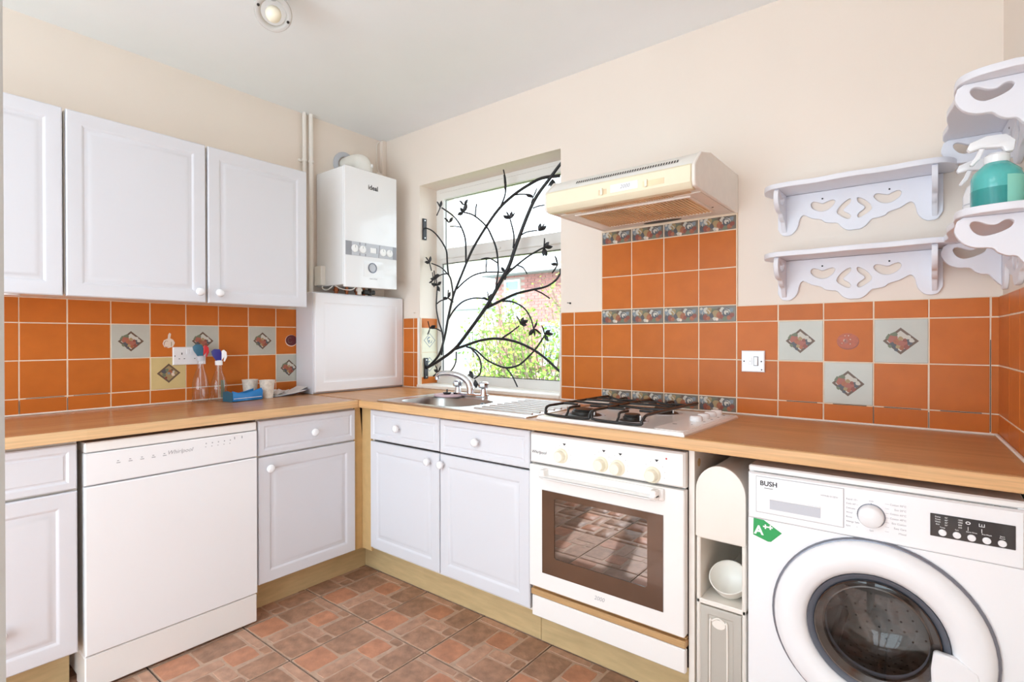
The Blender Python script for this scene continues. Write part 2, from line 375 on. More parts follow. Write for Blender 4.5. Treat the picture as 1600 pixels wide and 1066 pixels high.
# ---- wall tiles with printed motifs
MOT = ['motif_brown', 'petal', 'leaf_green', 'fruit_orange', 'fruit_pink', 'deep_blue', 'ochre', 'fruit_red', 'garlic', 'onion', 'grey_blue', 'border_tile', 'tangerine']
def blob(cx, cy, r, n=9, j=.25, ry=None): 
    ry = r if ry is None else ry
    return [(cx+r*(1+random.uniform(-j, j))*math.cos(2*math.pi*k/n), cy+ry*(1+random.uniform(-j, j))*math.sin(2*math.pi*k/n)) for k in range(n)]
def ringpoly(d, wd): return [(-d, 0), (0, d*.92), (d, 0), (0, -d*.92)], [(-d+wd*1.5, 0), (0, d*.92-wd*1.4), (d-wd*1.5, 0), (0, -d*.92+wd*1.4)]
def fruit_motif(seed, cream=False):
    random.seed(seed); mb = MB(); d = .05
    o, i = ringpoly(d, .0072); mb.flat(o, .0001, mi=0); mb.flat(i, .0002, mi=1 if not cream else 6)
    L = [(-.03, .014, .011, 2), (-.018, .022, .010, 2), (.004, .020, .010, 1), (.018, .010, .010, 1), (.022, -.004, .013, 5), (.030, .002, .007, 1), (-.022, .006, .015, 4), (-.008, -.004, .014, 3),
         (.006, -.010, .014, 4), (-.024, -.012, .008, 5), (-.016, -.018, .007, 5), (-.006, -.020, .007, 6), (.003, -.024, .007, 3), (-.030, -.018, .006, 2), (-.012, -.030, .006, 5), (.016, -.020, .008, 7), (0, .008, .007, 6), (.012, .002, .006, 7)]
    if cream: L = [(-.018, .008, .011, 5), (-.008, .016, .008, 2), (.008, .006, .013, 3), (.014, .016, .005, 0), (-.02, -.008, .008, 2), (-.002, -.014, .013, 6), (.018, -.006, .008, 8), (.0, .0, .006, 10), (-.012, -.022, .006, 7), (.02, .006, .005, 1)]
    for k, (x, y, r, m) in enumerate(L): mb.flat(blob(x, y, r), .0003+.00004*k, mi=m)
    return mesh('printed_motif', mb, MOT, smooth=0, solid=False)
def border_motif(seed, wd):
    random.seed(seed); mb = MB(); hw = wd/2; k = 0
    def put(x, y, r, m, ry=None):
        nonlocal k
        if abs(x) < hw-.004: k += 1; mb.flat(blob(x, y, r, 9, .2, ry), .0001+.00004*k, mi=m)
    for x, y, r, m in ((-.058, .012, .014, 10), (-.06, -.012, .013, 5), (-.045, .016, .012, 1), (-.048, -.014, .012, 7), (-.036, -.018, .009, 3), (-.03, .012, .014, 6), (-.02, -.006, .012, 5), (-.012, .012, .013, 2),
                       (-.004, .002, .015, 6), (.012, -.006, .014, 3), (.022, -.012, .011, 7), (.02, .016, .010, 1), (.036, .006, .017, 5), (.037, .004, .010, 1), (.04, .0, .005, 5), (.03, -.02, .009, 2), (.048, -.016, .010, 3), (.056, .014, .010, 10), (.06, -.006, .010, 7), (-.01, -.02, .008, 1), (.008, .022, .006, 0), (-.064, .022, .006, 1), (.0, -.022, .006, 8)): put(x, y, r, m)
    for s in range(3):
        cx = -.045+.04*s
        pts = [(cx+.016*math.cos(a*.5), .002+.016*math.sin(a*.5)) for a in range(8)]
        for q in range(len(pts)-1):
            mb.flat([pts[q], pts[q+1], (pts[q+1][0]*1.0+.0025, pts[q+1][1]+.002), (pts[q][0]+.0025, pts[q][1]+.002)], .0016, mi=0 if s % 2 else 1)
    return mesh('printed_border', mb, MOT, smooth=0, solid=False)
_o, _i = ringpoly(.05, .004); MO_F = mesh('printed_motif', MB().flat(_o, .0001).flat(_i, .0002, mi=1).flat(blob(0, 0, .022), .0003).flat(blob(.002, .002, .016), .0004, mi=1).flat(blob(-.004, -.004, .008), .0005), ['grey_blue', 'pale_tile'], smooth=0, solid=False)
MO_A = fruit_motif(3); MO_C = fruit_motif(5, True); MO_B = border_motif(8, .15)
def simple_motif(kind):
    random.seed(4); mb = MB()
    if kind == 'garlic':
        mb.flat([(x*.9, y) for x, y in [(-.028, -.012), (-.02, -.028), (.0, -.033), (.022, -.026), (.03, -.008), (.022, .006), (.008, .014), (.012, .034), (.004, .04), (-.002, .03), (-.004, .012), (-.022, .004)]], .0002, mi=8)
        mb.flat(blob(-.008, -.014, .012, 10, .1, .016), .0003, mi=4); mb.flat(blob(-.007, -.014, .0105, 10, .1, .0145), .0004, mi=8)
        mb.flat(blob(.012, -.014, .002, 8, .1, .014), .0004, mi=6)
    elif kind == 'tangerine':
        mb.flat(circ(0, -.002, .034, 24, .029), .0002, mi=7); mb.flat(circ(-.001, 0, .033, 24, .028), .0003, mi=12)
        mb.flat(blob(-.006, .0, .009, 11, .35), .0004, mi=4); mb.flat(blob(-.008, .0, .0025, 7), .0005, mi=0)
        for q in range(7): mb.flat(blob(random.uniform(-.02, .01), random.uniform(-.014, .02), .002, 6), .0005, mi=8)
    else:
        mb.flat(circ(0, 0, .036, 24, .033), .0002, mi=8); mb.flat(circ(.001, .002, .034, 24, .03), .0003, mi=9); mb.flat(blob(-.008, .002, .014, 12, .15, .016), .0004, mi=0); mb.flat(blob(-.006, .002, .011, 12, .15, .013), .0005, mi=9)
    return mesh('printed_motif', mb, MOT, smooth=0, solid=False)
MO_G = simple_motif('garlic'); MO_T = simple_motif('tangerine'); MO_O = simple_motif('onion')
TM = {}
def tile(wall, F, rot, u0, u1, v0, v1, matn='orange_tile', motif=None, label=None, cut=None, th=.011):
    """one glazed tile; rot maps the mesh's (x,y,z)=(u,v,n) axes onto the wall"""
    wq = round(u1-u0-.0040, 4); hq = round(v1-v0-.0040, 4); key = (wq, hq, matn)
    if wq < .006 or hq < .006: return
    if key not in TM: TM[key] = mesh('wall_tile', MB().ring(-wq/2, wq/2, -hq/2, hq/2, [(0, -.004), (0, -.0016), (.0014, 0)]), matn, smooth=25)
    o = bpy.data.objects.new('wall_tile', TM[key]); COL.objects.link(o); o.parent = wall
    c = Vector(F((u0+u1)/2+random.uniform(-.0006, .0006), (v0+v1)/2, th+random.uniform(-.0004, .0004)))
    mw = Matrix.Translation(c) @ rot.to_4x4(); o.matrix_local = mw; WM[o] = mw
    if label: o['label'] = label
    if motif is not None:
        q = bpy.data.objects.new('printed_motif', motif); COL.objects.link(q); q.parent = o; q.location = (cut or 0, 0, 0); WM[q] = mw
    return o
ROT_L = Matrix(((0, 0, 1), (1, 0, 0), (0, 1, 0)))                      # u->+y, v->+z, n->+x
ROT_B = Matrix(((1, 0, 0), (0, 0, -1), (0, 1, 0)))                     # u->+x, v->+z, n->-y
_m = WR.to_3x3(); ROT_R = Matrix((( -(_m @ Vector((0, 1, 0)))[0]*1, 0, -(_m @ Vector((1, 0, 0)))[0]), (-(_m @ Vector((0, 1, 0)))[1], 0, -(_m @ Vector((1, 0, 0)))[1]), (0, 1, 0)))
rows = [(H+.003, H+HB), (H+HB, H+HB+P), (H+HB+P, H+HB+2*P), (H+HB+2*P, H+.436)]
def grout(wall, F, u0, u1, v0, v1): obj('grout', MB().box(u0, u1, v0, v1, 0, .0095, F), 'grout', wall)
# left wall
aL = .7506; PL = P*.9895
grout(wl, FL(0), -2.45, -.01, H, 1.385)
cols = [(-(aL+j*PL), -(aL+(j-1)*PL)) for j in range(0, 11)]               # j=0 is the column beside the small cupboard
for j, (u0, u1) in enumerate(cols):
    for r, (v0, v1) in enumerate(rows[:3]+[(H+HB+2*P, 1.385)]):
        k = {(5, 2): ('grey_tile', MO_A, 'pale grey tile printed with a fruit diamond, beside the garlic tile'), (4, 2): ('orange_tile', MO_G, 'orange tile printed with a white garlic bulb'), (3, 2): ('grey_tile', MO_A, 'pale grey tile printed with a fruit diamond, beside the socket'),
             (4, 1): ('cream_tile', MO_C, 'cream yellow tile printed with a brown diamond'), (1, 2): ('grey_tile', MO_A, 'pale grey tile with a fruit diamond behind the cups'), (0, 2): ('orange_tile', MO_O, 'orange tile printed with a red onion'), (0, 1): ('grey_tile', MO_A, 'pale grey tile with a fruit diamond beside the small cupboard')}.get((j-0, r))
        if k: tile(wl, FL(0), ROT_L, u0, u1, v0, v1, k[0], k[1], k[2], .014 if k[1] is MO_O else None)
        else: tile(wl, FL(0), ROT_L, u0, u1, v0, v1)
# window wall
aR = 1.6325
grout(wb, FB(0), .2, .35, H, H+.436); grout(wb, FB(0), 1.397, WX, H, H+.436); grout(wb, FB(0), aR-.002, aR+4*P+.002, H+.436, 1.722)
for r, (v0, v1) in enumerate(rows):
    tile(wb, FB(0), ROT_B, .205, .302, v0, v1); tile(wb, FB(0), ROT_B, .302, .338, v0, v1)
    tile(wb, FB(0), ROT_B, 1.403, aR-P, v0, v1); tile(wb, FB(0), ROT_B, aR-P, aR, v0, v1)
    for k in range(4, 10):
        u0 = aR+k*P; u1 = min(u0+P, WX-.002)
        q = {(5, 2): ('grey_tile', MO_A, 'pale grey fruit diamond tile left of the tangerine tile'), (6, 2): ('orange_tile', MO_T, 'orange tile printed with a round tangerine'), (7, 2): ('grey_tile', MO_A, 'pale grey fruit diamond tile right of the tangerine tile'), (6, 1): ('grey_tile', MO_A, 'pale grey fruit diamond tile below the tangerine tile')}.get((k, r))
        if q: tile(wb, FB(0), ROT_B, u0, u1, v0, v1, q[0], q[1], q[2])
        else: tile(wb, FB(0), ROT_B, u0, u1, v0, v1)
hr = [(H+.003, H+HB, 1), (H+HB, H+HB+P, 0), (H+HB+P, H+HB+2*P, 0), (H+HB+2*P, H+.441, 1), (H+.441, H+.441+P, 0), (H+.441+P, H+.441+2*P, 0), (H+.441+2*P, 1.716, 1)]
for v0, v1, bd in hr:
    for k in range(4):
        tile(wb, FB(0), ROT_B, aR+k*P, aR+(k+1)*P, v0, v1, 'border_tile' if bd else 'orange_tile', MO_B if bd else None, 'dark border tile printed with fruit scrolls' if bd else None)
# dirty cracked joints low on the right
dg_ = MB()
for k, v in ((6, 1), (7, 1), (8, 1), (5, 1)):
    u0 = aR+k*P; dg_.box(u0+.03, u0+P-.02, H+HB-.0012, H+HB+.0012, .0096, .0105, FB(0))
dg_.box(aR+7*P-.0008, aR+7*P+.0012, H+.004, H+HB, .0096, .0105, FB(0)); dg_.box(aR+9*P-.001, aR+9*P+.001, H+.01, H+.3, .0096, .0105, FB(0)); dg_.box(aR+8*P-.001, aR+8*P+.001, H+.005, H+.06, .0096, .0105, FB(0))
obj('mouldy_joint', dg_, 'dark_grout', wb)
dl_ = MB()
for j in (6, 7): dl_.box(-(aL+j*PL)+.02, -(aL+(j-1)*PL)-.01, H+HB-.001, H+HB+.001, .0096, .0105, FL(0))
for j in (6, 7): dl_.box(-(aL+j*PL)-.001, -(aL+j*PL)+.001, H+.003, H+.06, .0096, .0105, FL(0))
obj('mouldy_joint', dl_, 'dark_grout', wl)
# right wall
grout(wr, FR(), .012, 1.5, H, H+.436)
for i in range(0, 9):
    u0 = .014 if i == 0 else .2+(i-1)*P; u1 = .2+i*P
    for v0, v1 in rows: tile(wr, FR(), ROT_R, u0, u1, v0, v1)
# tiles on the window's left reveal (faces +x)
grout(wb, FL(.35), .002, .138, H+.02, H+.436)
for r, (v0, v1) in enumerate(rows):
    tile(wb, FL(.35), ROT_L, .004, .137, max(v0, .932), v1, 'pale_tile' if r in (1, 2) else 'orange_tile', MO_F if r in (1, 2) else None, 'pale tile on the window reveal with a fruit diamond' if r in (1, 2) else None)
S('trim_1', MB().box(.339, .3505, -.013, .006, H, H+.436), 'white_trim', bevel=.002)
S('trim_2', MB().box(1.394, 1.403, -.013, .01, H, H+.436), 'white_trim', bevel=.002)
# sealant along the worktops
S('trim_3', MB().box(.0, .021, -2.45, -.64, H, H+.007), 'white_trim', bevel=.003)
S('trim_4', MB().box(1.40, WX-.01, -.021, -.002, H, H+.007), 'white_trim', bevel=.003)
S('trim_5', MB().box(.02, .66, H, H+.008, .0105, .021, FR()), 'white_trim', bevel=.003)
S('trim_6', MB().box(.34, 1.398, -.022, .142, H, .931), 'white_trim', bevel=.004)   # window sill board
# window
w1 = bpy.data.objects.new('window_1', None); COL.objects.link(w1); w1['kind'] = 'structure'; w1.location = (.35, .14, .93); WM[w1] = Matrix.Translation((.35, .14, .93))
x0, x1, z0, z1 = WIN[0], WIN[1], .931, WIN[3]
fr = MB()
fr.prism([(x0, z0), (x1, z0), (x1, z1), (x0, z1)], 0, .06, lambda u, v, n: (u, .142+n, v), holes=[[(x0+.045, z0+.055), (x1-.045, z0+.055), (x1-.045, 1.695), (x0+.045, 1.695)], [(x0+.05, 1.745), (x1-.05, 1.745), (x1-.05, z1-.045), (x0+.05, z1-.045)]])
obj('window_frame', fr, 'upvc', w1, .003)
sa = MB().prism([(x0+.033, 1.722), (x1-.033, 1.722), (x1-.033, z1-.028), (x0+.033, z1-.028)], 0, .05, lambda u, v, n: (u, .128+n, v), holes=[[(x0+.078, 1.785), (x1-.078, 1.785), (x1-.078, z1-.072), (x0+.078, z1-.072)]])
obj('top_sash', sa, 'upvc', w1, .004)
ga = MB()
def gasket(a, b, c, d, y, t=.005):
    ga.prism([(a, c), (b, c), (b, d), (a, d)], 0, .004, lambda u, v, n: (u, y+n, v), holes=[[(a+t, c+t), (b-t, c+t), (b-t, d-t), (a+t, d-t)]])
gasket(x0+.076, x1-.076, 1.783, z1-.07, .150, .004); gasket(x0+.043, x1-.043, z0+.053, 1.697, .155, .006)
obj('gasket', ga, 'black_plastic', w1)
obj('glass_pane', MB().box(x0+.06, x1-.06, .165, .169, 1.77, z1-.06), 'window_glass', w1)
obj('glass_pane', MB().box(x0+.03, x1-.03, .165, .169, z0+.04, 1.71), 'window_glass', w1)
obj('latch', MB().box(.84, .90, .118, .13, 1.735, 1.747), 'upvc', w1, .003)

# door leaf beside the camera
dr = bpy.data.objects.new('door_1', None); COL.objects.link(dr); dr['kind'] = 'structure'; dr.location = (2.6, -2.5, 0); WM[dr] = Matrix.Translation((2.6, -2.5, 0))
obj('door_leaf', MB().box(2.565, 2.6, -2.96, -2.2168, .012, 2.02), 'door_paint', dr, .002)

# ================================================================== FITTED UNITS
DOOR = [(0, 0), (0, .014), (.004, .018), (.046, .018), (.050, .0165), (.056, .0125), (.063, .0125), (.071, .016), (.080, .0168), (.083, .0168)]
DRAW = [(0, 0), (0, .014), (.004, .018), (.022, .018), (.025, .0165), (.029, .0135), (.033, .0135), (.037, .016)]
KN = [(0, .0), (.006, 0), (.0055, .010), (.008, .014), (.0165, .017), (.0185, .023), (.016, .030), (.009, .034), (0, .0345)]
knob_me = {}
def knob(parent, F, u, v, n, rot):
    if 'k' not in knob_me: knob_me['k'] = mesh('knob', MB().lathe(KN, seg=20), 'white_gloss', smooth=60)
    c = Vector(F(u, v, n)); o = inst('knob', knob_me['k'], parent, c, rot); return o
RL = ROT_L.to_euler(); RB = ROT_B.to_euler()
def front(parent, name, F, u0, u1, v0, v1, prof, kpos=None, rot=None, n=0):
    d = obj(name, MB().ring(u0, u1, v0, v1, [(a, b+n) for a, b in prof], F), 'white_door', parent, smooth=25)
    if kpos: knob(d, F, kpos[0], kpos[1], n+.016, rot)
    return d
# wall cabinets on the left wall
ZU0, ZU1 = 1.379, 2.083
specs = [(-1.222, -.737, 'white panelled wall cabinet nearest the boiler, knob at its lower left', (-1.178, 1.425)), (-1.722, -1.228, 'white panelled wall cabinet in the middle of the three', (-1.262, 1.425)),
         (-2.36, -1.728, 'white panelled wall cabinet at the left edge, cut by the frame', (-2.32, 1.425))]
for y0, y1, lab, kp in specs:
    t = thing('wall_cabinet', lab, 'cabinet', (0, (y0+y1)/2, ZU0), 0, 'white wall cabinets above the left worktop')
    obj('carcass', MB().box(.0, .286, y0-.001, y1+.001, ZU0+.006, ZU1-.003), 'white_carcass', t, .0015)
    front(t, 'door', FL(.289), y0+.002, y1-.002, ZU0, ZU1, DOOR, kp, RL)
o = top('under_cabinet_light', MB().cyl((.17, -1.86, 1.3775), 2, .033, .0075, 20), 'white_gloss', 'small round white light under the leftmost wall cabinet', 'light', (.17, -1.86, 1.3775))
# base units on the left wall (front plane x = .60)
XF = .582
def base_L(y0, y1, lab, kd, kk, doors=True):
    t = thing('base_cabinet', lab, 'cabinet', (0, (y0+y1)/2, 0), 0, 'white base cabinets under the worktops')
    obj('carcass', MB().box(.03, .578, y0, y1, .152, .872), 'white_carcass', t)
    front(t, 'drawer', FL(XF), y0+.003, y1-.003, .712, .862, DRAW, kd, RL); front(t, 'door', FL(XF), y0+.003, y1-.003, .158, .704, DOOR, kk, RL)
    return t
t = base_L(-1.142, -.650, 'white base cabinet between the dishwasher and the corner post', (-.885, .783), (-1.096, .655))
t = base_L(-2.36, -1.752, 'white base cabinet left of the dishwasher, cut by the frame', (-2.05, .79), (-1.95, .3))
S('baseboard_left', MB().box(.455, .475, -1.145, -.45, 0, .153).box(.455, .475, -2.36, -1.752, 0, .153), 'plinth_oak', bevel=.001)
pw = top('corner_post', MB().box(.50, .585, -.648, -.585, .153, .874).box(.585, .660, -.603, -.585, .153, .874), 'mdf_side', 'tan wooden post filling the inner corner between the two cabinet runs', 'post', (.58, -.61, .153), .001)
# base units under the window (front plane y = -.615)
YF = .597
t = thing('base_cabinet', 'white double base cabinet under the sink with two drawers', 'cabinet', (1.16, 0, 0), 0, 'white base cabinets under the worktops')
obj('carcass', MB().box(.66, .676, -.592, -.03, .165, .872).box(1.639, 1.655, -.592, -.03, .165, .872).box(.676, 1.639, -.592, -.03, .165, .181).box(.676, 1.639, -.04, -.03, .181, .872), 'white_carcass', t)
front(t, 'drawer', FB(-YF), .668, 1.156, .718, .864, DRAW, (.886, .793), RB); front(t, 'drawer', FB(-YF), 1.162, 1.652, .716, .862, DRAW, (1.385, .788), RB)
front(t, 'door', FB(-YF), .668, 1.156, .180, .708, DOOR, (1.098, .668), RB); front(t, 'door', FB(-YF), 1.162, 1.652, .180, .708, DOOR, (1.182, .666), RB)
S('baseboard_back', MB().box(.476, 1.628, -.505, -.485, .004, .172).box(1.631, 2.30, -.507, -.487, .004, .172), 'plinth_oak', bevel=.001)
# side panel right of the oven
top('end_panel', MB().box(2.262, 2.280, -.60, -.02, 0, .874), 'white_trim', 'cream end panel right of the oven with a round hole stain', 'panel', (2.27, -.3, 0), .001)
_ep = bpy.data.objects['end_panel']; obj('round_mark', MB().prism(circ(-.560, .822, .013, 18), 0, .0008, lambda u, v, n: (2.280+n, u, v)), 'mdf_side', _ep)
# worktops
def worktop(name, x0, x1, y0, y1, edge_axis, mt, me_, lab):
    t = thing(name, lab, 'worktop', ((x0+x1)/2, (y0+y1)/2, .874))
    if edge_axis == 'x':
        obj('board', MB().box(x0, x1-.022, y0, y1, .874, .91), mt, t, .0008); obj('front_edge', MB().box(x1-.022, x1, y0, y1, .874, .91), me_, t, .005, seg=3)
    return t
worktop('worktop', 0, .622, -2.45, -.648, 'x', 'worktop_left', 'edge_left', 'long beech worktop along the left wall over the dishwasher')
t = thing('worktop', 'long beech worktop under the window carrying sink and hob', 'worktop', (1.5, -.3, .874))
bd = MB().prism([(0, -.001), (WX-.002, -.001), (WX+.028, -.63), (0, -.63)], .874, .91, ID, holes=[[(.79, -.585), (1.25, -.585), (1.25, -.27), (.79, -.27)]])
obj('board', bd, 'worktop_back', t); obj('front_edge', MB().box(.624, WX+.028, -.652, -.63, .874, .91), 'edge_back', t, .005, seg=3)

# ---- dishwasher
t = thing('dishwasher', 'white dishwasher built in between the left base cabinets', 'dishwasher', (.3, -1.446, 0))
y0, y1 = -1.738, -1.150
obj('cabinet_body', MB().box(.03, .582, y0+.004, y1-.004, .03, .835), 'white_enamel', t)
obj('top_strip', MB().box(.05, .606, y0+.001, y1-.001, .828, .862), 'white_enamel', t, .004)
cp = MB().ring(y0, y1, .716, .825, [(0, 0), (0, .022), (.004, .026)], FL(.584)); obj('control_panel', cp, 'white_gloss', t, smooth=25)
o = obj('grip_recess', MB().lathe([(0, -.0), (.5, .002), (.8, .004), (1, .006)], (-1.446, .748, .604), FL(0), seg=32, sx=.17, sy=.017), 'light_grey', t, smooth=80)
obj('door_panel', MB().ring(y0, y1, .134, .711, [(0, 0), (0, .022), (.004, .026)], FL(.584)), 'white_gloss', t, smooth=25)
obj('kick_plate', MB().box(.50, .604, y0, y1, .012, .129), 'white_enamel', t, .004)
pr = MB()
for k in range(5): pr.box(-1.355+.023*k, -1.351+.023*k, .800, .805, .6101, .6105, FL(0)); pr.box(-1.357+.023*k, -1.353+.023*k, .788, .791, .6101, .6105, FL(0))
for k in range(2): pr.box(-1.246+.03*k, -1.242+.03*k, .803, .813, .6101, .6105, FL(0))
for k in range(5): pr.box(-1.648+.036*k, -1.636+.036*k, .779, .782, .6101, .6105, FL(0)); pr.box(-1.646+.036*k, -1.640+.036*k, .786, .789, .6101, .6105, FL(0))
obj('printed_marks', pr, 'ink_grey', t, smooth=0, kind='stuff')
text('Whirlpool', .021, FL(0), -1.446, .788, .6101, 'ink_grey', t, shear=.3)

# ---- oven in its housing
t = thing('oven', 'white built-in electric oven with a brown framed glass door', 'oven', (1.962, -.3, .2))
OX0, OX1 = 1.663, 2.259
F = FB(-.598)
obj('housing', MB().box(OX0, OX1, -.594, -.45, .175, .868).box(OX0, OX1, -.45, -.04, .175, .2), 'oven_dark', t)
obj('fascia', MB().ring(OX0, OX1, .748, .860, [(0, 0), (0, .022), (.006, .030)], F), 'white_enamel', t, smooth=25)
KO = [(0, 0), (.027, 0), (.026, .006), (.021, .009), (.020, .024), (.017, .028), (0, .0285)]
for px, pz in ((1.806, .790), (1.968, .783), (2.030, .780), (2.155, .776)):
    k = obj('knob', MB().lathe(KO, (px, pz, .0295), F, 24), 'ivory_knob', t, smooth=50)
pr = MB()
for px, pz in ((1.818, .832), (1.978, .829), (2.040, .826), (2.168, .823)):
    pr.flat([(px-.007, pz+.004), (px+.007, pz+.004), (px, pz-.004)], .0303, F, mi=1)
    for a in (-50, -20, 20, 50, 80, 110): pr.box(px-.008+.036*math.sin(R_(a))-.001, px-.008+.036*math.sin(R_(a))+.001, pz-.04+.036*math.cos(R_(a))-.001, pz-.04+.036*math.cos(R_(a))+.0012, .0300, .0303, F)
obj('printed_marks', pr, ['ink_grey', 'ink'], t, smooth=0, kind='stuff')
obj('indicator_lamp', MB().lathe([(.003, 0), (.002, .002), (0, .0025)], (2.200, .834, .030), F, 12), 'red_plastic', t)
text('Whirlpool', .016, F, 1.705, .79, .0302, 'ink', t, shear=.3)
dd = obj('door', MB().prism([(OX0, .284), (OX1, .284), (OX1, .742), (OX0, .742)], 0, .034, F, holes=[[(1.724, .346), (2.190, .346), (2.190, .652), (1.724, .652)]]), 'white_enamel', t, .003)
obj('glass_frame', MB().prism([(1.723, .345), (2.191, .345), (2.191, .653), (1.723, .653)], .024, .0352, F, holes=[circ(1.787, .418, .010, 8, a0=180, a1=270)+circ(2.128, .418, .010, 8, a0=270, a1=360)+circ(2.128, .620, .010, 8, a0=0, a1=90)+circ(1.787, .620, .010, 8, a0=90, a1=180)]), 'oven_frame', dd)
obj('glass_pane', MB().box(1.770, 2.145, .400, .636, .028, .033, F), 'oven_glass', dd)
hb = MB(); hz = .735
hb.prism([(1.722, .700), (2.196, .700), (2.196, .738), (1.722, .738)], .034, .044, F)
hb.prism([(1.735, .712), (1.76, .706), (2.158, .706), (2.183, .712), (2.183, .722), (2.158, .716), (1.76, .716), (1.735, .722)], .044, .078, F)
hb.prism([(1.735, .705), (1.757, .705), (1.757, .737), (1.735, .737)], .040, .074, F).prism([(2.161, .705), (2.183, .705), (2.183, .737), (2.161, .737)], .040, .074, F)
obj('handle', hb, 'white_enamel', dd, .003)
text('2000', .020, F, 1.962, .318, .0342, 'ink_grey', dd, shear=.25, label='grey number 2000 on the oven door')
rk = MB()
for z in (.43, .52, .60): 
    for k in range(9): rk.tube([(1.76, -.56+.05*k, z), (2.17, -.56+.05*k, z)], .0025, 6)
obj('wire_rack', rk, 'steel', t)
obj('cavity', MB().box(1.73, 2.19, -.50, -.46, .35, .65).box(1.72, 1.73, -.597, -.46, .35, .65).box(2.19, 2.2, -.597, -.46, .35, .65), 'oven_dark', t)
obj('oak_trim', MB().box(OX0, OX1, -.622, -.585, .245, .268).box(OX0, OX1, -.612, -.585, .270, .276), 'oak_trim', t, .004)
obj('filler_panel', MB().box(OX0+.004, OX1, -.622, -.602, .166, .243), 'white_enamel', t, .004)

# ---- sink, tap and what lies on it
t = thing('sink', 'stainless steel inset sink with a ribbed drainer below the window', 'sink', (1.185, -.37, .91))
SX0, SX1, SY0, SY1 = .727, 1.645, -.622, -.118
bx = dict(cx=1.02, cy=-.43)
def rrect(x0, x1, y0, y1, r, n=6):
    return [(cx+r*math.cos(R_(a)), cy+r*math.sin(R_(a))) for cx, cy, s in ((x1-r, y1-r, 0), (x0+r, y1-r, 90), (x0+r, y0+r, 180), (x1-r, y0+r, 270)) for a in [s+90*i/n for i in range(n+1)]]
bowl = rrect(.80, 1.24, -.575, -.285, .09)
deck = MB().prism(rrect(SX0, SX1, SY0, SY1, .012, 3), .910, .914, ID, holes=[bowl])
obj('deck', deck, 'steel', t)
bw = MB(); cx, cy = 1.02, -.43; n = len(bowl); lev = [(1, .914), (.985, .905), (.95, .80), (.88, .765), (.12, .757)]
bw.add([(cx+(p[0]-cx)*s, cy+(p[1]-cy)*s, z) for s, z in lev for p in bowl], [(k*n+i, k*n+(i+1) % n, (k+1)*n+(i+1) % n, (k+1)*n+i) for k in range(len(lev)-1) for i in range(n)])
obj('bowl', bw, 'steel_brushed', t, solid=False, smooth=50)
obj('waste', MB().lathe([(.055, .006), (.05, .002), (.03, 0), (0, 0)], (cx, cy, .757), FZ(0), 20), 'chrome', t, solid=False)
ov = MB().lathe([(.017, 0), (.016, .004), (.011, .004), (.010, 0)], (1.13, .886, 0), lambda u, v, n: (u, -.2915-n, v), 20); obj('overflow_ring', ov, 'chrome', t, solid=False)
obj('overflow_hole', MB().lathe([(.011, .0015), (0, .0015)], (1.13, .886, 0), lambda u, v, n: (u, -.2915-n, v), 16), 'ink', t, solid=False)
for k in range(8):
    y = -.545+.052*k
    obj('drainer_rib', MB().tube([(1.305, y, .9135), (1.32, y, .9152), (1.60, y, .9152), (1.615, y, .9135)], .0065, 8), 'steel', t, smooth=60)
obj('rim', MB().prism(rrect(SX0, SX1, SY0, SY1, .012, 3), .914, .9158, ID, holes=[rrect(SX0+.007, SX1-.007, SY0+.007, SY1-.007, .008, 3)]), 'steel', t)
TX0, TYY = 1.0, -.240
t = thing('mixer_tap', 'chrome mixer tap with a curved spout behind the sink bowl', 'tap', (TX0, TYY, .914))
obj('tap_body', MB().prism(rrect(TX0-.115, TX0+.115, TYY-.024, TYY+.024, .022), .914, .936, ID), 'chrome', t, .005, seg=2)
sp = smoothpath([(TX0, TYY, .93), (TX0-.002, TYY, .965), (TX0-.02, TYY-.005, 1.0), (TX0-.06, TYY-.02, 1.025), (TX0-.12, TYY-.04, 1.035), (TX0-.17, TYY-.055, 1.030), (TX0-.182, TYY-.058, 1.015)], 4)
obj('spout', MB().tube(sp, [.021-.009*i/(len(sp)-1) for i in range(len(sp))], 14), 'chrome', t, smooth=60)
obj('nozzle', MB().cyl((TX0-.183, TYY-.058, 1.0), 2, .0125, .018, 16), 'chrome', t, .002)
for s in (-1, 1):
    hx = TX0+s*.090
    st = obj('valve', MB().lathe([(.018, 0), (.015, .02), (.013, .03), (0, .03)], (hx, TYY, .935), FZ(0), 16), 'chrome', t, solid=False)
    obj('tap_handle', MB().lathe([(.013, 0), (.024, .006), (.026, .016), (.025, .028), (.018, .036), (0, .038)], (hx, TYY, .962), FZ(0), 8), 'chrome', t, solid=False, smooth=20)
top('sponge_cloth', MB().prism([(p.x, p.y) for p in smoothpath([Vector((a, b, 0)) for a, b in ((.80, -.285), (.83, -.335), (.90, -.348), (.955, -.31), (.96, -.26), (.88, -.235), (.82, -.25))], 3, True)], .9155, .926, ID), 'pink_cloth', 'pale pink cloth draped on the sink corner', 'cloth', (.88, -.29, .9155), .004)
t = thing('sink_plug', 'small black rubber sink plug on the pink cloth', 'plug', (.875, -.285, .926))
obj('plug_disc', MB().lathe([(0, 0), (.018, 0), (.022, .008), (.022, .011), (.006, .013), (0, .013)], (.875, -.285, .926), FZ(0), 18), 'black_plastic', t, solid=False)
obj('plug_post', MB().cyl((.875, -.285, .938), 2, .004, .014, 10), 'black_plastic', t)

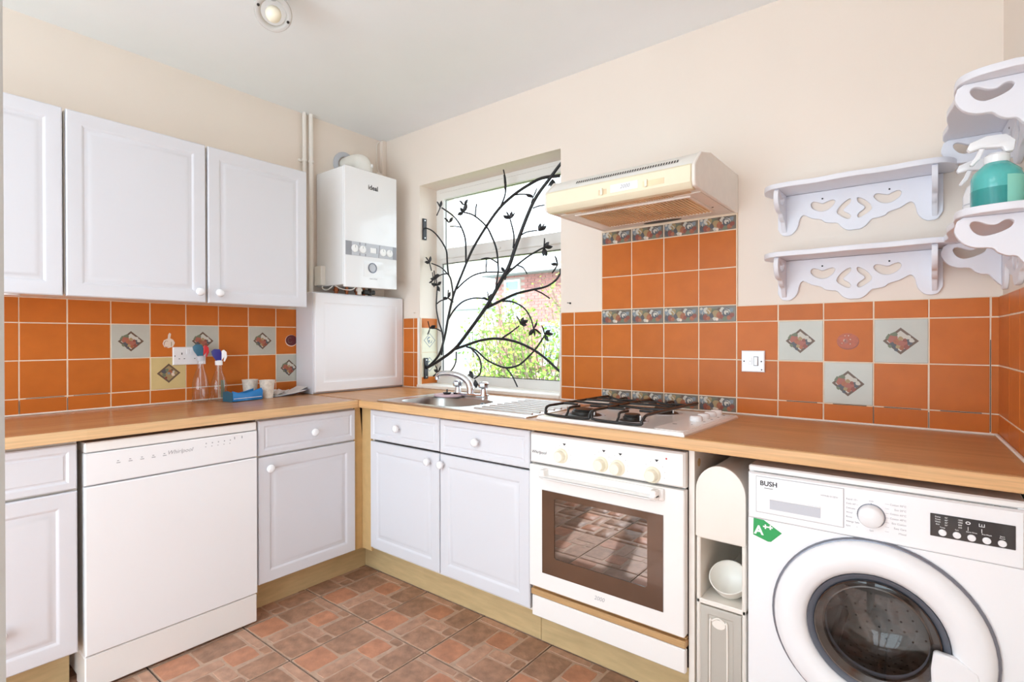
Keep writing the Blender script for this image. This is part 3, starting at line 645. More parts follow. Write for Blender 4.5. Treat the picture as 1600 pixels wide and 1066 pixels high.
# ---- gas hob (very slightly skewed on the worktop)
HC = Vector((1.982, -.372, .91)); t = thing('gas_hob', 'white four burner gas hob with black pan supports', 'hob', HC, R_(-2.5))
HW, HD = .290, .252
obj('hob_plate', MB().ring(-HW, HW, -HD, HD, [(0, 0), (0, .006), (.006, .013), (.012, .0135), (.016, .0125)], ID), 'white_enamel', t, local=True, smooth=30)
obj('control_area', MB().prism(rrect(.175, .276, -.235, .235, .02), .0120, .0150, ID), 'white_enamel', t, .002, local=True)
BN = [(-.165, -.115, .047), (.045, -.125, .033), (-.165, .135, .038), (.045, .13, .040)]
for bxx, byy, br in BN:
    b = obj('burner', MB().lathe([(br*1.45, .0125), (br*1.3, .0165), (br*1.02, .0175), (br, .027), (br*.9, .029), (0, .029)], (bxx, byy, 0), ID, 28), 'dark_metal', t, local=True, solid=False)
    obj('burner_cap', MB().lathe([(br*.86, .028), (br*.88, .034), (br*.8, .037), (0, .038)], (bxx, byy, 0), ID, 28), 'black_enamel', b, local=True, solid=False)
    obj('drip_ring', MB().lathe([(br*1.75, .0125), (br*1.7, .0142), (br*1.5, .0142), (br*1.45, .0125)], (bxx, byy, 0), ID, 28), 'light_grey', b, local=True, solid=False)
    obj('spark_plug', MB().cyl((bxx+br*1.12, byy-.01, .012), 2, .0028, .022, 8), 'sticker_white', b, local=True)
for gx, x0_, x1_ in ((0, -.262, -.062), (1, -.058, .142)):
    z = .050; r = .0052;
    gg = MB(); ya, yb = -.222, .228
    loop = smoothpath([(x0_, ya+.02, z), (x0_, ya, z-.004), (x0_+.004, ya-.012, z-.018), (x0_+.02, ya-.012, z-.030), (x1_-.02, ya-.012, z-.030), (x1_-.004, ya-.012, z-.018), (x1_, ya, z-.004), (x1_, ya+.02, z)], 4)
    gg.tube(loop, r, 8); gg.tube([(x0_, ya+.02, z), (x0_, yb, z)], r, 8); gg.tube([(x1_, ya+.02, z), (x1_, yb, z)], r, 8)
    back = smoothpath([(x0_, yb, z), (x0_+.02, yb+.012, z-.010), ((x0_+x1_)/2, yb+.016, z-.02), (x1_-.02, yb+.012, z-.010), (x1_, yb, z)], 4); gg.tube(back, r, 8)
    fr_ = obj('pan_support', gg, 'black_enamel', t, local=True, smooth=60)
    for (bxx, byy, br) in BN:
        if not (x0_-.01 < bxx < x1_+.01): continue
        for xa, xb in ((x0_, bxx-.03), (x1_, bxx+.03)):
            obj('finger', MB().tube([(xa, byy, z), ((xa+xb)/2, byy, z+.001), (xb, byy, z)], .0045, 8), 'black_enamel', fr_, local=True, smooth=60)
        sy = -1 if byy < 0 else 1; ys = ya-.012 if sy < 0 else yb+.010
        obj('finger', MB().tube(smoothpath([(bxx, ys, z-.028 if sy < 0 else z-.018), (bxx, ys-sy*.012, z-.015), (bxx, ys-sy*.022, z), (bxx, byy+sy*.03, z)], 3), .0045, 8), 'black_enamel', fr_, local=True, smooth=60)
        obj('finger', MB().tube(smoothpath([(x0_+.0, byy-sy*.085, z), ((x0_+x1_)/2, byy-sy*.07, z), (x1_, byy-sy*.085, z)], 3), .0045, 8), 'black_enamel', fr_, local=True, smooth=60)
for ky in (.005, .075, .14, .20):
    obj('knob', MB().lathe([(0, 0), (.0215, 0), (.0225, .006), (.021, .015), (.017, .018), (0, .0185)], (.225, ky, .0145), ID, 24), 'white_gloss', t, local=True, smooth=50)
pr = MB()
for ky in (.005, .075, .14, .20): pr.cyl((.256, ky-.005, .0151), 2, .0045, .0003, 10)
pr.box(.19, .205, -.115, -.108, .0151, .0154).box(.245, .25, -.09, -.086, .0151, .0154)
obj('printed_marks', pr, 'ink', t, local=True, smooth=0, kind='stuff')

# ---- cooker hood
t = thing('cooker_hood', 'cream slimline cooker hood above the hob tiles', 'cooker hood', (1.947, 0, 1.72))
X0, X1 = 1.640, 2.246; zb = 1.720
def prof_hood(): return [(-.001, zb+.006), (-.465, zb+.006), (-.490, zb), (-.497, zb+.02), (-.497, zb+.070), (-.490, zb+.080), (-.435, zb+.128), (-.330, zb+.152), (-.001, zb+.154)]
FS = lambda u, v, n: (n, u, v)
obj('hood_body', MB().prism(prof_hood(), X0+.012, X1-.012, FS), 'white_plastic', t, .002)
for a, b in ((X0, X0+.013), (X1-.013, X1)): obj('side_cheek', MB().prism([(-.0005, zb-.0), (-.47, zb+.0), (-.492, zb+.004), (-.499, zb+.02), (-.499, zb+.072), (-.491, zb+.083), (-.436, zb+.131), (-.331, zb+.155), (-.001, zb+.156)], a, b, FS), 'white_trim', t, .003)
obj('front_visor', MB().prism([(-.455, zb-.003), (-.488, zb-.004), (-.503, zb+.016), (-.503, zb+.070), (-.497, zb+.078), (-.490, zb+.076), (-.488, zb+.018), (-.455, zb+.005)], X0+.013, X1-.013, FS), 'cream_plastic', t, .002)
vs = MB()
for k in range(42):
    u = X0+.13+.0098*k; a = Vector((u, -.405, zb+.1225)); q = .0022
    dy, dz = .017, .0075
    vs.add([(u, -.470, zb+.0992), (u+.0052, -.470, zb+.0992), (u+.0030, -.456, zb+.1115), (u-.0022, -.456, zb+.1115)], [(0, 1, 2, 3)])
obj('vent_slots', vs, 'dark_metal', t, smooth=0, solid=False)
F = FB(-.503)
obj('control_plate', MB().box(1.938, 2.045, zb+.027, zb+.055, 0, .0015, F), 'sticker_white', t)
for a, b, kx in ((1.888, 1.922, 1.903), (2.063, 2.142, 2.077)):
    sl = obj('switch_slot', MB().box(a, b, zb+.026, zb+.046, -.0005, .0006, F), 'filter_dirty', t)
    obj('slider', MB().box(kx-.005, kx+.005, zb+.024, zb+.050, .0005, .008, F), 'ivory_knob', sl, .002)
text('2000', .019, F, 1.995, zb+.042, .0016, 'ink_grey', t, shear=.25, label='grey number 2000 on the hood switch plate')
D = FU(zb+.006)
obj('base_plate', MB().prism([(X0+.016, .004), (X1-.016, .004), (X1-.016, .40), (X0+.016, .40)], 0, .004, D), 'white_trim', t)
gl = MB()
obj('filter_mat', MB().box(1.722, 2.178, .10, .372, .004, .0055, D), 'filter_dirty', t)
for k in range(34): gl.box(1.724+.0136*k, 1.7290+.0136*k, .10, .372, .0055, .009, D)
gr_ = obj('filter_grille', gl, 'filter_dirty', t); gr_['kind'] = 'stuff'
obj('filter_border', MB().prism([(1.712, .092), (2.188, .092), (2.188, .380), (1.712, .380)], .004, .0095, D, holes=[[(1.722, .10), (2.178, .10), (2.178, .372), (1.722, .372)]]), 'white_trim', t)
obj('lamp_cover', MB().box(1.69, 2.20, .405, .452, -.002, .004, D), 'filter_dirty', t, .002)
lc = MB()
for k in range(40): lc.box(1.76+.0095*k, 1.7642+.0095*k, .405, .452, .004, .0065, D)
lo = obj('lamp_ribs', lc, 'filter_dirty', t); lo['kind'] = 'stuff'
obj('vent_opening', MB().prism(circ(1.945, .045, .085, 28, .022), .004, .0048, D), 'dark_metal', t)
obj('screw_hole', MB().cyl((2.195, .16, .004), 2, .004, .0012, 10, F=D), 'ink', t)

# ---- storage tower beside the washing machine
t = thing('storage_tower', 'narrow white plastic storage tower between oven and washing machine', 'storage unit', (2.36, -.3, 0))
TX_0, TX_1 = 2.286, 2.432
sh = MB()
sh.box(TX_0, TX_0+.012, -.60, -.12, 0, .60).box(TX_1-.012, TX_1, -.60, -.12, 0, .60).box(TX_0, TX_1, -.60, -.12, 0, .02)
sh.box(TX_0, TX_1, -.60, -.12, .395, .410).box(TX_0, TX_1, -.60, -.12, .598, .610).box(TX_0, TX_1, -.13, -.12, 0, .60)
obj('frame', sh, 'storage_white', t, .003)
arch = [(TX_0+.002, .605), (TX_1-.002, .605), (TX_1-.002, .742)]+[(2.359+.071*math.cos(R_(a)), .742+.082*math.sin(R_(a))) for a in range(10, 180, 10)]+[(TX_0+.002, .742)]
obj('arched_bin', MB().prism(arch, .14, .585, FB(0)), 'storage_white', t, .003)
obj('arched_lid', MB().prism([(2.359+(a-2.359)*1.03, .60+(b-.60)*1.02) for a, b in arch], .588, .606, FB(0)), 'storage_white', t, .005, seg=2)
dr_ = obj('drawer', MB().ring(TX_0+.013, TX_1-.013, .02, .392, [(0, 0), (0, .010), (.004, .012), (.022, .012), (.025, .009)], FB(-.59)), 'frost', t, smooth=30)
gp = MB(); path = smoothpath([Vector(FB(-.601)(a, b, 0)) for a, b in ((2.328, .03), (2.328, .33), (2.334, .352), (2.3535, .364), (2.373, .352), (2.379, .33), (2.379, .03))], 4); gp.tube(path, .003, 8)
obj('moulded_grip', gp, 'storage_white', dr_, smooth=60)
obj('finger_cup', MB().prism(circ(2.3535, .345, .020, 20, .014), .598, .601, FB(0)), 'storage_white', dr_, .001)
t = thing('white_bowl', 'small round white bowl on the open shelf of the storage tower', 'bowl', (2.372, -.545, .411))
RT = Matrix.Rotation(R_(38), 3, 'X')
def FT(u, v, n): 
    q = RT @ Vector((u, v, n)); return (2.368+q.x, -.530+q.y, .415+.035+q.z)
obj('bowl_shell', MB().lathe([(0, -.03), (.03, -.028), (.048, -.006), (.0555, .028), (.0575, .036), (.054, .036), (.046, -.003), (.028, -.024), (0, -.026)], (0, 0, 0), FT, 32), 'white_plastic', t, smooth=60, solid=False)

# ---- washing machine
t = thing('washing_machine', 'white front loading washing machine at the right end of the worktop', 'washing machine', (2.74, -.3, 0))
WX0, WX1 = 2.445, 3.024; F = FB(-.615); CX, CZ = 2.748, .466
obj('cabinet_body', MB().box(WX0, WX0+.012, -.615, -.04, .012, .845).box(WX1-.012, WX1, -.615, -.04, .012, .845).box(WX0+.012, WX1-.012, -.05, -.04, .012, .845).box(WX0+.012, WX1-.012, -.615, -.04, .012, .03), 'white_gloss', t, .002)
obj('top_panel', MB().box(WX0-.002, WX1+.002, -.617, -.035, .832, .850), 'white_enamel', t, .004)
obj('front_panel', MB().prism([(WX0, .012), (WX1, .012), (WX1, .700), (WX0, .700)], 0, .010, F, holes=[circ(CX, CZ, .205, 40)]), 'white_gloss', t)
cp = obj('control_panel', MB().ring(WX0, WX1, .7006, .8316, [(0, 0), (0, .009), (.004, .014)], F), 'white_gloss', t, smooth=30)
dw = obj('detergent_drawer', MB().ring(2.468, 2.680, .722, .822, [(0, .012), (0, .0155), (.002, .0165)], F), 'white_gloss', t, smooth=25)
obj('drawer_outline', MB().prism([(2.4665, .7205), (2.6815, .7205), (2.6815, .8235), (2.4665, .8235)], .012, .0145, F, holes=[[(2.4685, .7225), (2.6795, .7225), (2.6795, .8215), (2.4685, .8215)]]), 'ink_grey', dw)
obj('grip_recess', MB().prism([(2.503, .762), (2.628, .762), (2.628, .735), (2.503, .735)], .0160, .0170, F), 'light_grey', dw)  # flat patch, its darker grey paints in the recess shade
obj('grip_lip', MB().prism([(2.503, .7655), (2.628, .7655), (2.628, .7625), (2.503, .7625)], .0160, .021, F), 'white_gloss', dw, .001)
text('BUSH', .0185, F, 2.500, .8045, .0166, 'ink', dw, bold=.0004)
obj('underline', MB().box(2.489, 2.511, .7915, .7928, .0166, .0170, F), 'ink', dw)
text('WMNB1012EW', .006, F, 2.648, .797, .0166, 'ink_grey', dw)
kb = obj('program_dial', MB().lathe([(.0285, 0), (.0275, .003), (.0265, .018), (.023, .022), (0, .0225)], (2.740, .764, .014), F, 32), 'white_gloss', t, smooth=50)
obj('dial_ring', MB().lathe([(.0305, 0), (.0305, .0012), (.0285, .0012), (.0285, 0)], (2.740, .764, .014), F, 32), 'ring_grey', kb, solid=False)
lefts = ["Rapid 15'", "Daily 60'", 'Delicate', 'Wool', 'Rinse', 'Allergy Safe', 'Spin']; rights = ['Cotton 90°C', 'Eco 20°C', 'Cotton 60°C', 'Cotton 40°C', 'Eco Cotton', 'Easy Care', 'Mixed']
for i, s in enumerate(lefts): text(s, .0062, F, 2.6855, .798-.0115*i, .0141, 'ink_grey', cp, align='LEFT')
for i, s in enumerate(rights): text(s, .0062, F, 2.812, .800-.0115*i, .0141, 'ink_grey', cp, align='RIGHT')
text('OFF', .0055, F, 2.740, .8005, .0141, 'ink_grey', cp); text('Spin', .0055, F, 2.741, .7265, .0141, 'ink_grey', cp)
ln = MB()
for i in range(7):
    ln.box(2.708, 2.712-.0+.004*abs(3-i)*-.3+.003, .7975-.0115*i, .7981-.0115*i, .0141, .0143, F); ln.box(2.769, 2.777, .7995-.0115*i, .8001-.0115*i, .0141, .0143, F)
ln.cyl((2.740, .7955, .0141), 2, .0012, .0003, 8, F=F)
obj('printed_lines', ln, 'ink_grey', cp, smooth=0, kind='stuff')
dp = obj('display_panel', MB().box(2.858, 3.008, .742, .796, .0125, .0158, F), 'black_plastic', t, .0008)
for i, s in enumerate(('Temp', 'Spin', 'Extra Rinse', 'Pre-Wash', 'Start\nPause')):
    bx_ = 2.881+.0262*i; obj('button', MB().lathe([(.0078, 0), (.0074, .002), (0, .0026)], (bx_, .7535-.0003*i, .0158), F, 20), 'white_gloss', dp, smooth=50)
    text(s, .0042, F, bx_, .7655, .0159, 'sticker_white', dp)
for i, col_ in enumerate((('Delay', 'Rinse', 'Wash', 'End'), ('90°', '60°', '40°', '20°'), (' ', ' ', ' ', ' '), ('1200', '1000', '800', '600'))):
    for j, s in enumerate(col_):
        if s.strip(): text(s, .0045, F, (2.872, 2.888, 0, 2.913)[i], .7895-.0058*j, .0159, 'sticker_white', dp)
sy = MB(); sy.prism(circ(2.927, .786, .0045, 14, .0035), .0159, .0161, F, holes=[circ(2.927, .786, .003, 12, .002)]); sy.box(2.9265, 2.9275, .768, .777, .0159, .0161, F); sy.box(2.9505, 2.9515, .768, .777, .0159, .0161, F)
sy.box(2.946, 2.947, .783, .789, .0159, .0161, F).box(2.955, 2.956, .783, .789, .0159, .0161, F).box(2.946, 2.956, .782, .783, .0159, .0161, F).box(2.9505, 2.9515, .784, .788, .0159, .0161, F)
obj('symbols', sy, 'sticker_white', dp, smooth=0, kind='stuff')
# energy sticker
st = obj('energy_sticker', MB().prism([(2.459, .700), (2.486, .699), (2.533, .671), (2.505, .641), (2.497, .640), (2.458, .652)], .0100, .0106, F), 'sticker_green', t, label='green arrow shaped energy sticker')
text('A', .034, F, 2.473, .667, .0107, 'sticker_white', st, bold=.0012); text('++', .022, F, 2.497, .680, .0107, 'sticker_white', st, bold=.001)
# door
def FD(u, v, n): return F(CX+u, CZ+v, .010+n)
dr2 = obj('door_ring', MB().lathe([(.232, -.004), (.232, .012), (.226, .026), (.212, .034), (.185, .036), (.165, .030), (.154, .020), (.150, .004)], (0, 0, 0), FD, 64), 'white_gloss', t, smooth=60, solid=False)
obj('grey_surround', MB().lathe([(.2385, -.001), (.2385, .006), (.235, .010), (.2318, .010)], (0, 0, 0), FD, 64), 'ring_grey', t, smooth=60, solid=False)
obj('inner_bezel', MB().lathe([(.1505, .006), (.150, .016), (.140, .012), (.125, -.004), (.112, -.018), (.110, -.022)], (0, 0, 0), FD, 48), 'seal_grey', dr2, smooth=60, solid=False)
obj('glass_rim', MB().lathe([(.136, .010), (.134, .014), (.131, .012), (.116, .0), (.113, .002), (.111, -.004)], (0, 0, 0), FD, 48), 'dark_chrome', dr2, smooth=60, solid=False)
obj('glass_bowl', MB().lathe([(.114, -.002), (.112, -.040), (.100, -.075), (.075, -.095), (.040, -.104), (0, -.106)], (0, 0, 0), FD, 48), 'drum_glass', dr2, smooth=80, solid=False)
obj('glass_cover', MB().lathe([(.133, .012), (.09, .017), (.04, .0195), (0, .020)], (0, 0, 0), FD, 48), 'drum_glass', dr2, smooth=80, solid=False)
obj('rubber_seal', MB().lathe([(.205, -.01), (.20, -.03), (.17, -.05), (.150, -.06)], (0, 0, 0), FD, 48), 'seal_grey', t, smooth=60, solid=False)
dm = obj('drum', MB().lathe([(.150, -.055), (.235, -.075), (.240, -.10), (.240, -.40), (.22, -.42), (0, -.42)], (0, 0, -.0), FD, 48), 'drum_steel', t, smooth=60, solid=False)
for a in (20, 140, 260):
    pd_ = MB(); c, s = math.cos(R_(a)), math.sin(R_(a))
    pts = [(-.035, .238), (.035, .238), (.014, .165), (-.014, .165)]
    pd_.add([FD(p[0]*c-p[1]*s, p[0]*s+p[1]*c, z) for z in (-.10, -.40) for p in pts], [(0, 1, 2, 3), (7, 6, 5, 4), (0, 4, 5, 1), (1, 5, 6, 2), (2, 6, 7, 3), (3, 7, 4, 0)])
    obj('paddle', pd_, 'drum_steel', dm, .006)
hl = MB()
for k in range(11):
    for a in range(0, 360, 7):
        if any(abs((a-b+180) % 360-180) < 14 for b in (20+90, 140+90, 260+90)): continue
        c, s = math.cos(R_(a+3.5*(k % 2))), math.sin(R_(a+3.5*(k % 2))); z = -.12-.026*k; q = .0035
        ctr = Vector((.2392*c, .2392*s, z)); tx = Vector((-s, c, 0)); 
        hl.add([FD(*(ctr+tx*q*math.cos(R_(b))+Vector((0, 0, q*math.sin(R_(b)))))) for b in range(0, 360, 60)], [tuple(range(6))])
for r_ in (.05, .08, .11, .14, .17, .20):
    for a in range(0, 360, int(14*.1/r_)+3): 
        c, s = math.cos(R_(a)), math.sin(R_(a)); hl.add([FD(r_*c+.0035*math.cos(R_(b)), r_*s+.0035*math.sin(R_(b)), -.4195) for b in range(0, 360, 60)], [tuple(range(6))])
obj('drum_holes', hl, 'ink', dm, smooth=0, solid=False, kind='stuff')
obj('door_handle', MB().prism([(.118, -.14), (.114, -.085), (.112, -.03), (.116, .005), (.120, .012), (.160, .008), (.196, -.012), (.203, -.04), (.186, -.10), (.150, -.15)], .018, .0375, FD), 'white_gloss', dr2, .003)

# ---- small cupboard standing on the worktop
t = thing('small_cupboard', 'low white cupboard standing on the worktop under the boiler', 'cupboard', (.09, -.32, .911))
obj('carcass', MB().box(.014, .182, -.634, -.006, .911, 1.468), 'white_door', t, .0015)
obj('carcass_top', MB().box(.002, .184, -.636, -.004, 1.466, 1.476), 'white_door', t, .001)
dprof = [(0, 0), (0, .014), (.003, .018)]
d = obj('door', MB().ring(-.630, -.012, .920, 1.470, [(0, 0), (0, .016), (.004, .020), (.052, .020), (.056, .017), (.062, .0155), (.070, .0165), (.078, .0185)], FL(.184)), 'cupboard_white', t, smooth=25)
# ---- boiler
t = thing('boiler', 'white wall hung gas boiler beside the window', 'boiler', (.15, -.315, 1.51)); BX = .29; F = FL(BX)
obj('casing', MB().box(.006, .272, -.499, -.133, 1.522, 2.188), 'white_gloss', t, .004)
fc = MB().prism([(-.5, 1.508), (-.132, 1.516), (-.132, 2.19), (-.5, 2.19)], -.018, 0, F); obj('front_cover', fc, 'white_gloss', t, .006, seg=3)
cs = obj('control_strip', MB().prism([(-.495, 1.688), (-.137, 1.696), (-.137, 1.772), (-.495, 1.767)], 0, .001, F), 'grey_panel', t)
obj('silver_band', MB().prism([(-.455, 1.690), (-.165, 1.696), (-.165, 1.771), (-.455, 1.768)], .0010, .0014, F), 'light_grey', cs)
for y in (-.436, -.384, -.239, -.190):
    k = obj('control_knob', MB().lathe([(.022, 0), (.021, .006), (.017, .008), (0, .0085)], (y, 1.729, .0012), F, 24), 'sticker_white', cs, smooth=50)
    obj('pointer', MB().box(y-.0012, y+.0012, 1.733, 1.747, .0095, .0102, F), 'ink_grey', k)
obj('display', MB().box(-.330, -.288, 1.716, 1.746, .0012, .004, F), 'sticker_white', cs, .001)
dk = MB()
for a, b in ((-.405, -.398), (-.366, -.359)): dk.box(a, b, 1.753, 1.768, .0014, .0018, F).box(a, b, 1.692, 1.706, .0014, .0018, F)
dk.box(-.286, -.281, 1.716, 1.75, .0014, .0018, F).prism([(-.272, 1.694), (-.267, 1.694), (-.259, 1.768), (-.264, 1.768)], .0014, .0018, F)
obj('printed_marks', dk, 'grey_panel', cs, smooth=0, kind='stuff')
tp = obj('timer_flap', MB().ring(-.375, -.235, 1.575, 1.668, [(0, 0), (0, .0012), (.003, .002)], F), 'white_gloss', t, smooth=20)
ci = obj('gauge_ring', MB().lathe([(.030, 0), (.030, .004), (.025, .005), (.024, .002)], (-.315, 1.629, .0015), F, 32), 'ring_grey', tp, solid=False)
obj('gauge_face', MB().lathe([(.0245, .002), (0, .0035)], (-.315, 1.629, .0015), F, 32), 'light_grey', tp, solid=False)
text('ideal', .038, F, -.307, 2.097, .0004, 'ink', t, bold=.0008); text('ideal LOGIC', .011, F, -.305, 1.566, .0004, 'ink_grey', t)
obj('junction_box', MB().box(.035, .105, -.532, -.500, 1.525, 1.637), 'white_plastic', t, .003)
pp = MB()
for pts in ([(.09, -.515, 1.525), (.10, -.517, 1.505), (.12, -.505, 1.497), (.14, -.49, 1.512), (.145, -.48, 1.525)], [(.16, -.48, 1.525), (.19, -.45, 1.503), (.24, -.42, 1.498), (.255, -.40, 1.52)]): obj('cable', MB().tube(smoothpath(pts, 4), .003, 6), 'white_plastic', t, smooth=60)
for i, (y, x, m, r) in enumerate(((-.43, .10, 'copper', .011), (-.385, .14, 'copper', .009), (-.34, .2, 'white_plastic', .012), (-.30, .12, 'copper', .011), (-.265, .14, 'copper', .009), (-.235, .16, 'dark_metal', .011))):
    obj('pipe', MB().tube([(x, y, 1.478), (x, y, 1.53)], r, 12).cyl((x, y, 1.497), 2, r*1.5, .014, 6), m, t, smooth=40)
obj('gas_valve', MB().box(.12, .17, -.28, -.20, 1.487, 1.512), 'dark_metal', t, .004)
# ---- flue elbow on the boiler
t = thing('boiler_flue', 'white flue elbow on top of the boiler running into the wall', 'flue', (.16, -.30, 2.189))
obj('elbow', MB().tube(smoothpath([(.175, -.29, 2.189), (.175, -.29, 2.235), (.160, -.29, 2.268), (.12, -.29, 2.285), (.06, -.29, 2.288), (.004, -.29, 2.288)], 4), .052, 24), 'white_plastic', t, smooth=60)
obj('collar', MB().lathe([(.060, 0), (.060, .02), (.053, .024)], (.175, -.29, 2.189), FZ(0), 28), 'white_plastic', t, smooth=50, solid=False)
obj('wall_plate', MB().lathe([(.083, 0), (.083, .005), (.078, .009), (.053, .010)], (-.30, 2.288, 0.0005), FL(0), 32), 'light_grey', t, smooth=50, solid=False)
obj('inspection_cap', MB().box(.205, .228, -.272, -.258, 2.243, 2.262), 'sticker_white', t, .003)
# ---- pipes in the corner above the cabinets
o = top('heating_pipe', MB().tube([(.022, -.584, 2.085), (.022, -.584, CEIL-.001)], .011, 14), 'white_trim', 'white vertical pipe rising behind the wall cabinet to the ceiling', 'pipe', (.022, -.584, 2.085))
o = top('heating_pipe', MB().tube([(.028, -.546, 1.38), (.028, -.546, CEIL-.001)], .0125, 14), 'white_trim', 'white vertical pipe just left of the boiler, running down past the cabinet', 'pipe', (.028, -.546, 1.38))
t = thing('pipe_clip', 'white double clip holding the two vertical pipes', 'clip', (.0, -.551, 2.235))
obj('clip_bar', MB().box(.001, .012, -.612, -.52, 2.236, 2.250), 'white_trim', t, .002); obj('clip_ring', MB().tube([(.022, -.584, 2.236), (.022, -.584, 2.25)], .015, 14).tube([(.028, -.546, 2.236), (.028, -.546, 2.25)], .0165, 14), 'white_trim', t)
top('conduit', MB().box(.001, .030, -.036, -.001, 2.19, CEIL-.001), 'wall_paint', 'painted square conduit in the corner above the boiler', 'conduit', (.015, -.018, 2.19), .002)
t = thing('corner_cable', 'thin cable dropping from the ceiling corner to a plug above the boiler', 'cable', (.02, -.06, 2.30))
obj('wire', MB().tube(smoothpath([(.03, -.03, CEIL-.005), (.006, -.06, CEIL-.03), (.006, -.062, 2.42), (.006, -.058, 2.34), (.02, -.05, 2.30)], 4), .0028, 6), 'white_trim', t, smooth=60)
obj('plug', MB().box(.002, .035, -.085, -.035, 2.262, 2.300), 'white_trim', t, .004)

# ---- sockets and switch
t = thing('double_socket', 'white double wall socket behind the spray bottles', 'socket', (.0115, -1.19, 1.09)); F = FL(.0115)
pl = obj('plate', MB().ring(-1.263, -1.117, 1.091, 1.177, [(0, 0), (0, .006), (.003, .009)], F), 'white_gloss', t, smooth=25)
for s in (0, 1):
    y0 = -1.263+.068*s+.006; hh = MB(); hh.box(y0+.030, y0+.034, 1.140, 1.150, .0090, .0094, F).box(y0+.018, y0+.024, 1.119, 1.122, .0090, .0094, F).box(y0+.040, y0+.046, 1.119, 1.122, .0090, .0094, F)
    obj('socket_slots', hh, 'ink', pl, smooth=0)
    obj('rocker', MB().box(-1.205+.018*s, -1.190+.018*s, 1.142, 1.166, .009, .012, F), 'white_gloss', t, .001)
obj('screw', MB().cyl((-1.255, 1.134, .009), 2, .0025, .0006, 10, F=F), 'ink', pl)
t = thing('cooker_switch', 'white switch plate with two rockers right of the hob tiles', 'switch', (2.307, -.0115, 1.083)); F = FB(-.0115)
pl = obj('plate', MB().ring(2.264, 2.350, 1.083, 1.167, [(0, 0), (0, .007), (.003, .010)], F), 'white_gloss', t, smooth=25)
obj('rocker', MB().box(2.291, 2.304, 1.112, 1.140, .010, .0125, F), 'white_gloss', t, .001); obj('rocker', MB().box(2.312, 2.325, 1.110, 1.142, .010, .015, F), 'white_gloss', t, .001)
mk = MB(); mk.prism([(2.310, 1.108), (2.327, 1.108), (2.327, 1.144), (2.310, 1.144)], .0100, .0103, F, holes=[[(2.3115, 1.1095), (2.3255, 1.1095), (2.3255, 1.1425), (2.3115, 1.1425)]])
mk.cyl((2.274, 1.125, .010), 2, .0028, .0005, 10, F=F).cyl((2.338, 1.125, .010), 2, .0028, .0005, 10, F=F).box(2.337, 2.341, 1.090, 1.095, .010, .0103, F)
mk.box(2.2945, 2.3005, 1.1255, 1.1265, .0126, .0128, F); obj('printed_marks', mk, 'ink', pl, smooth=0, kind='stuff')

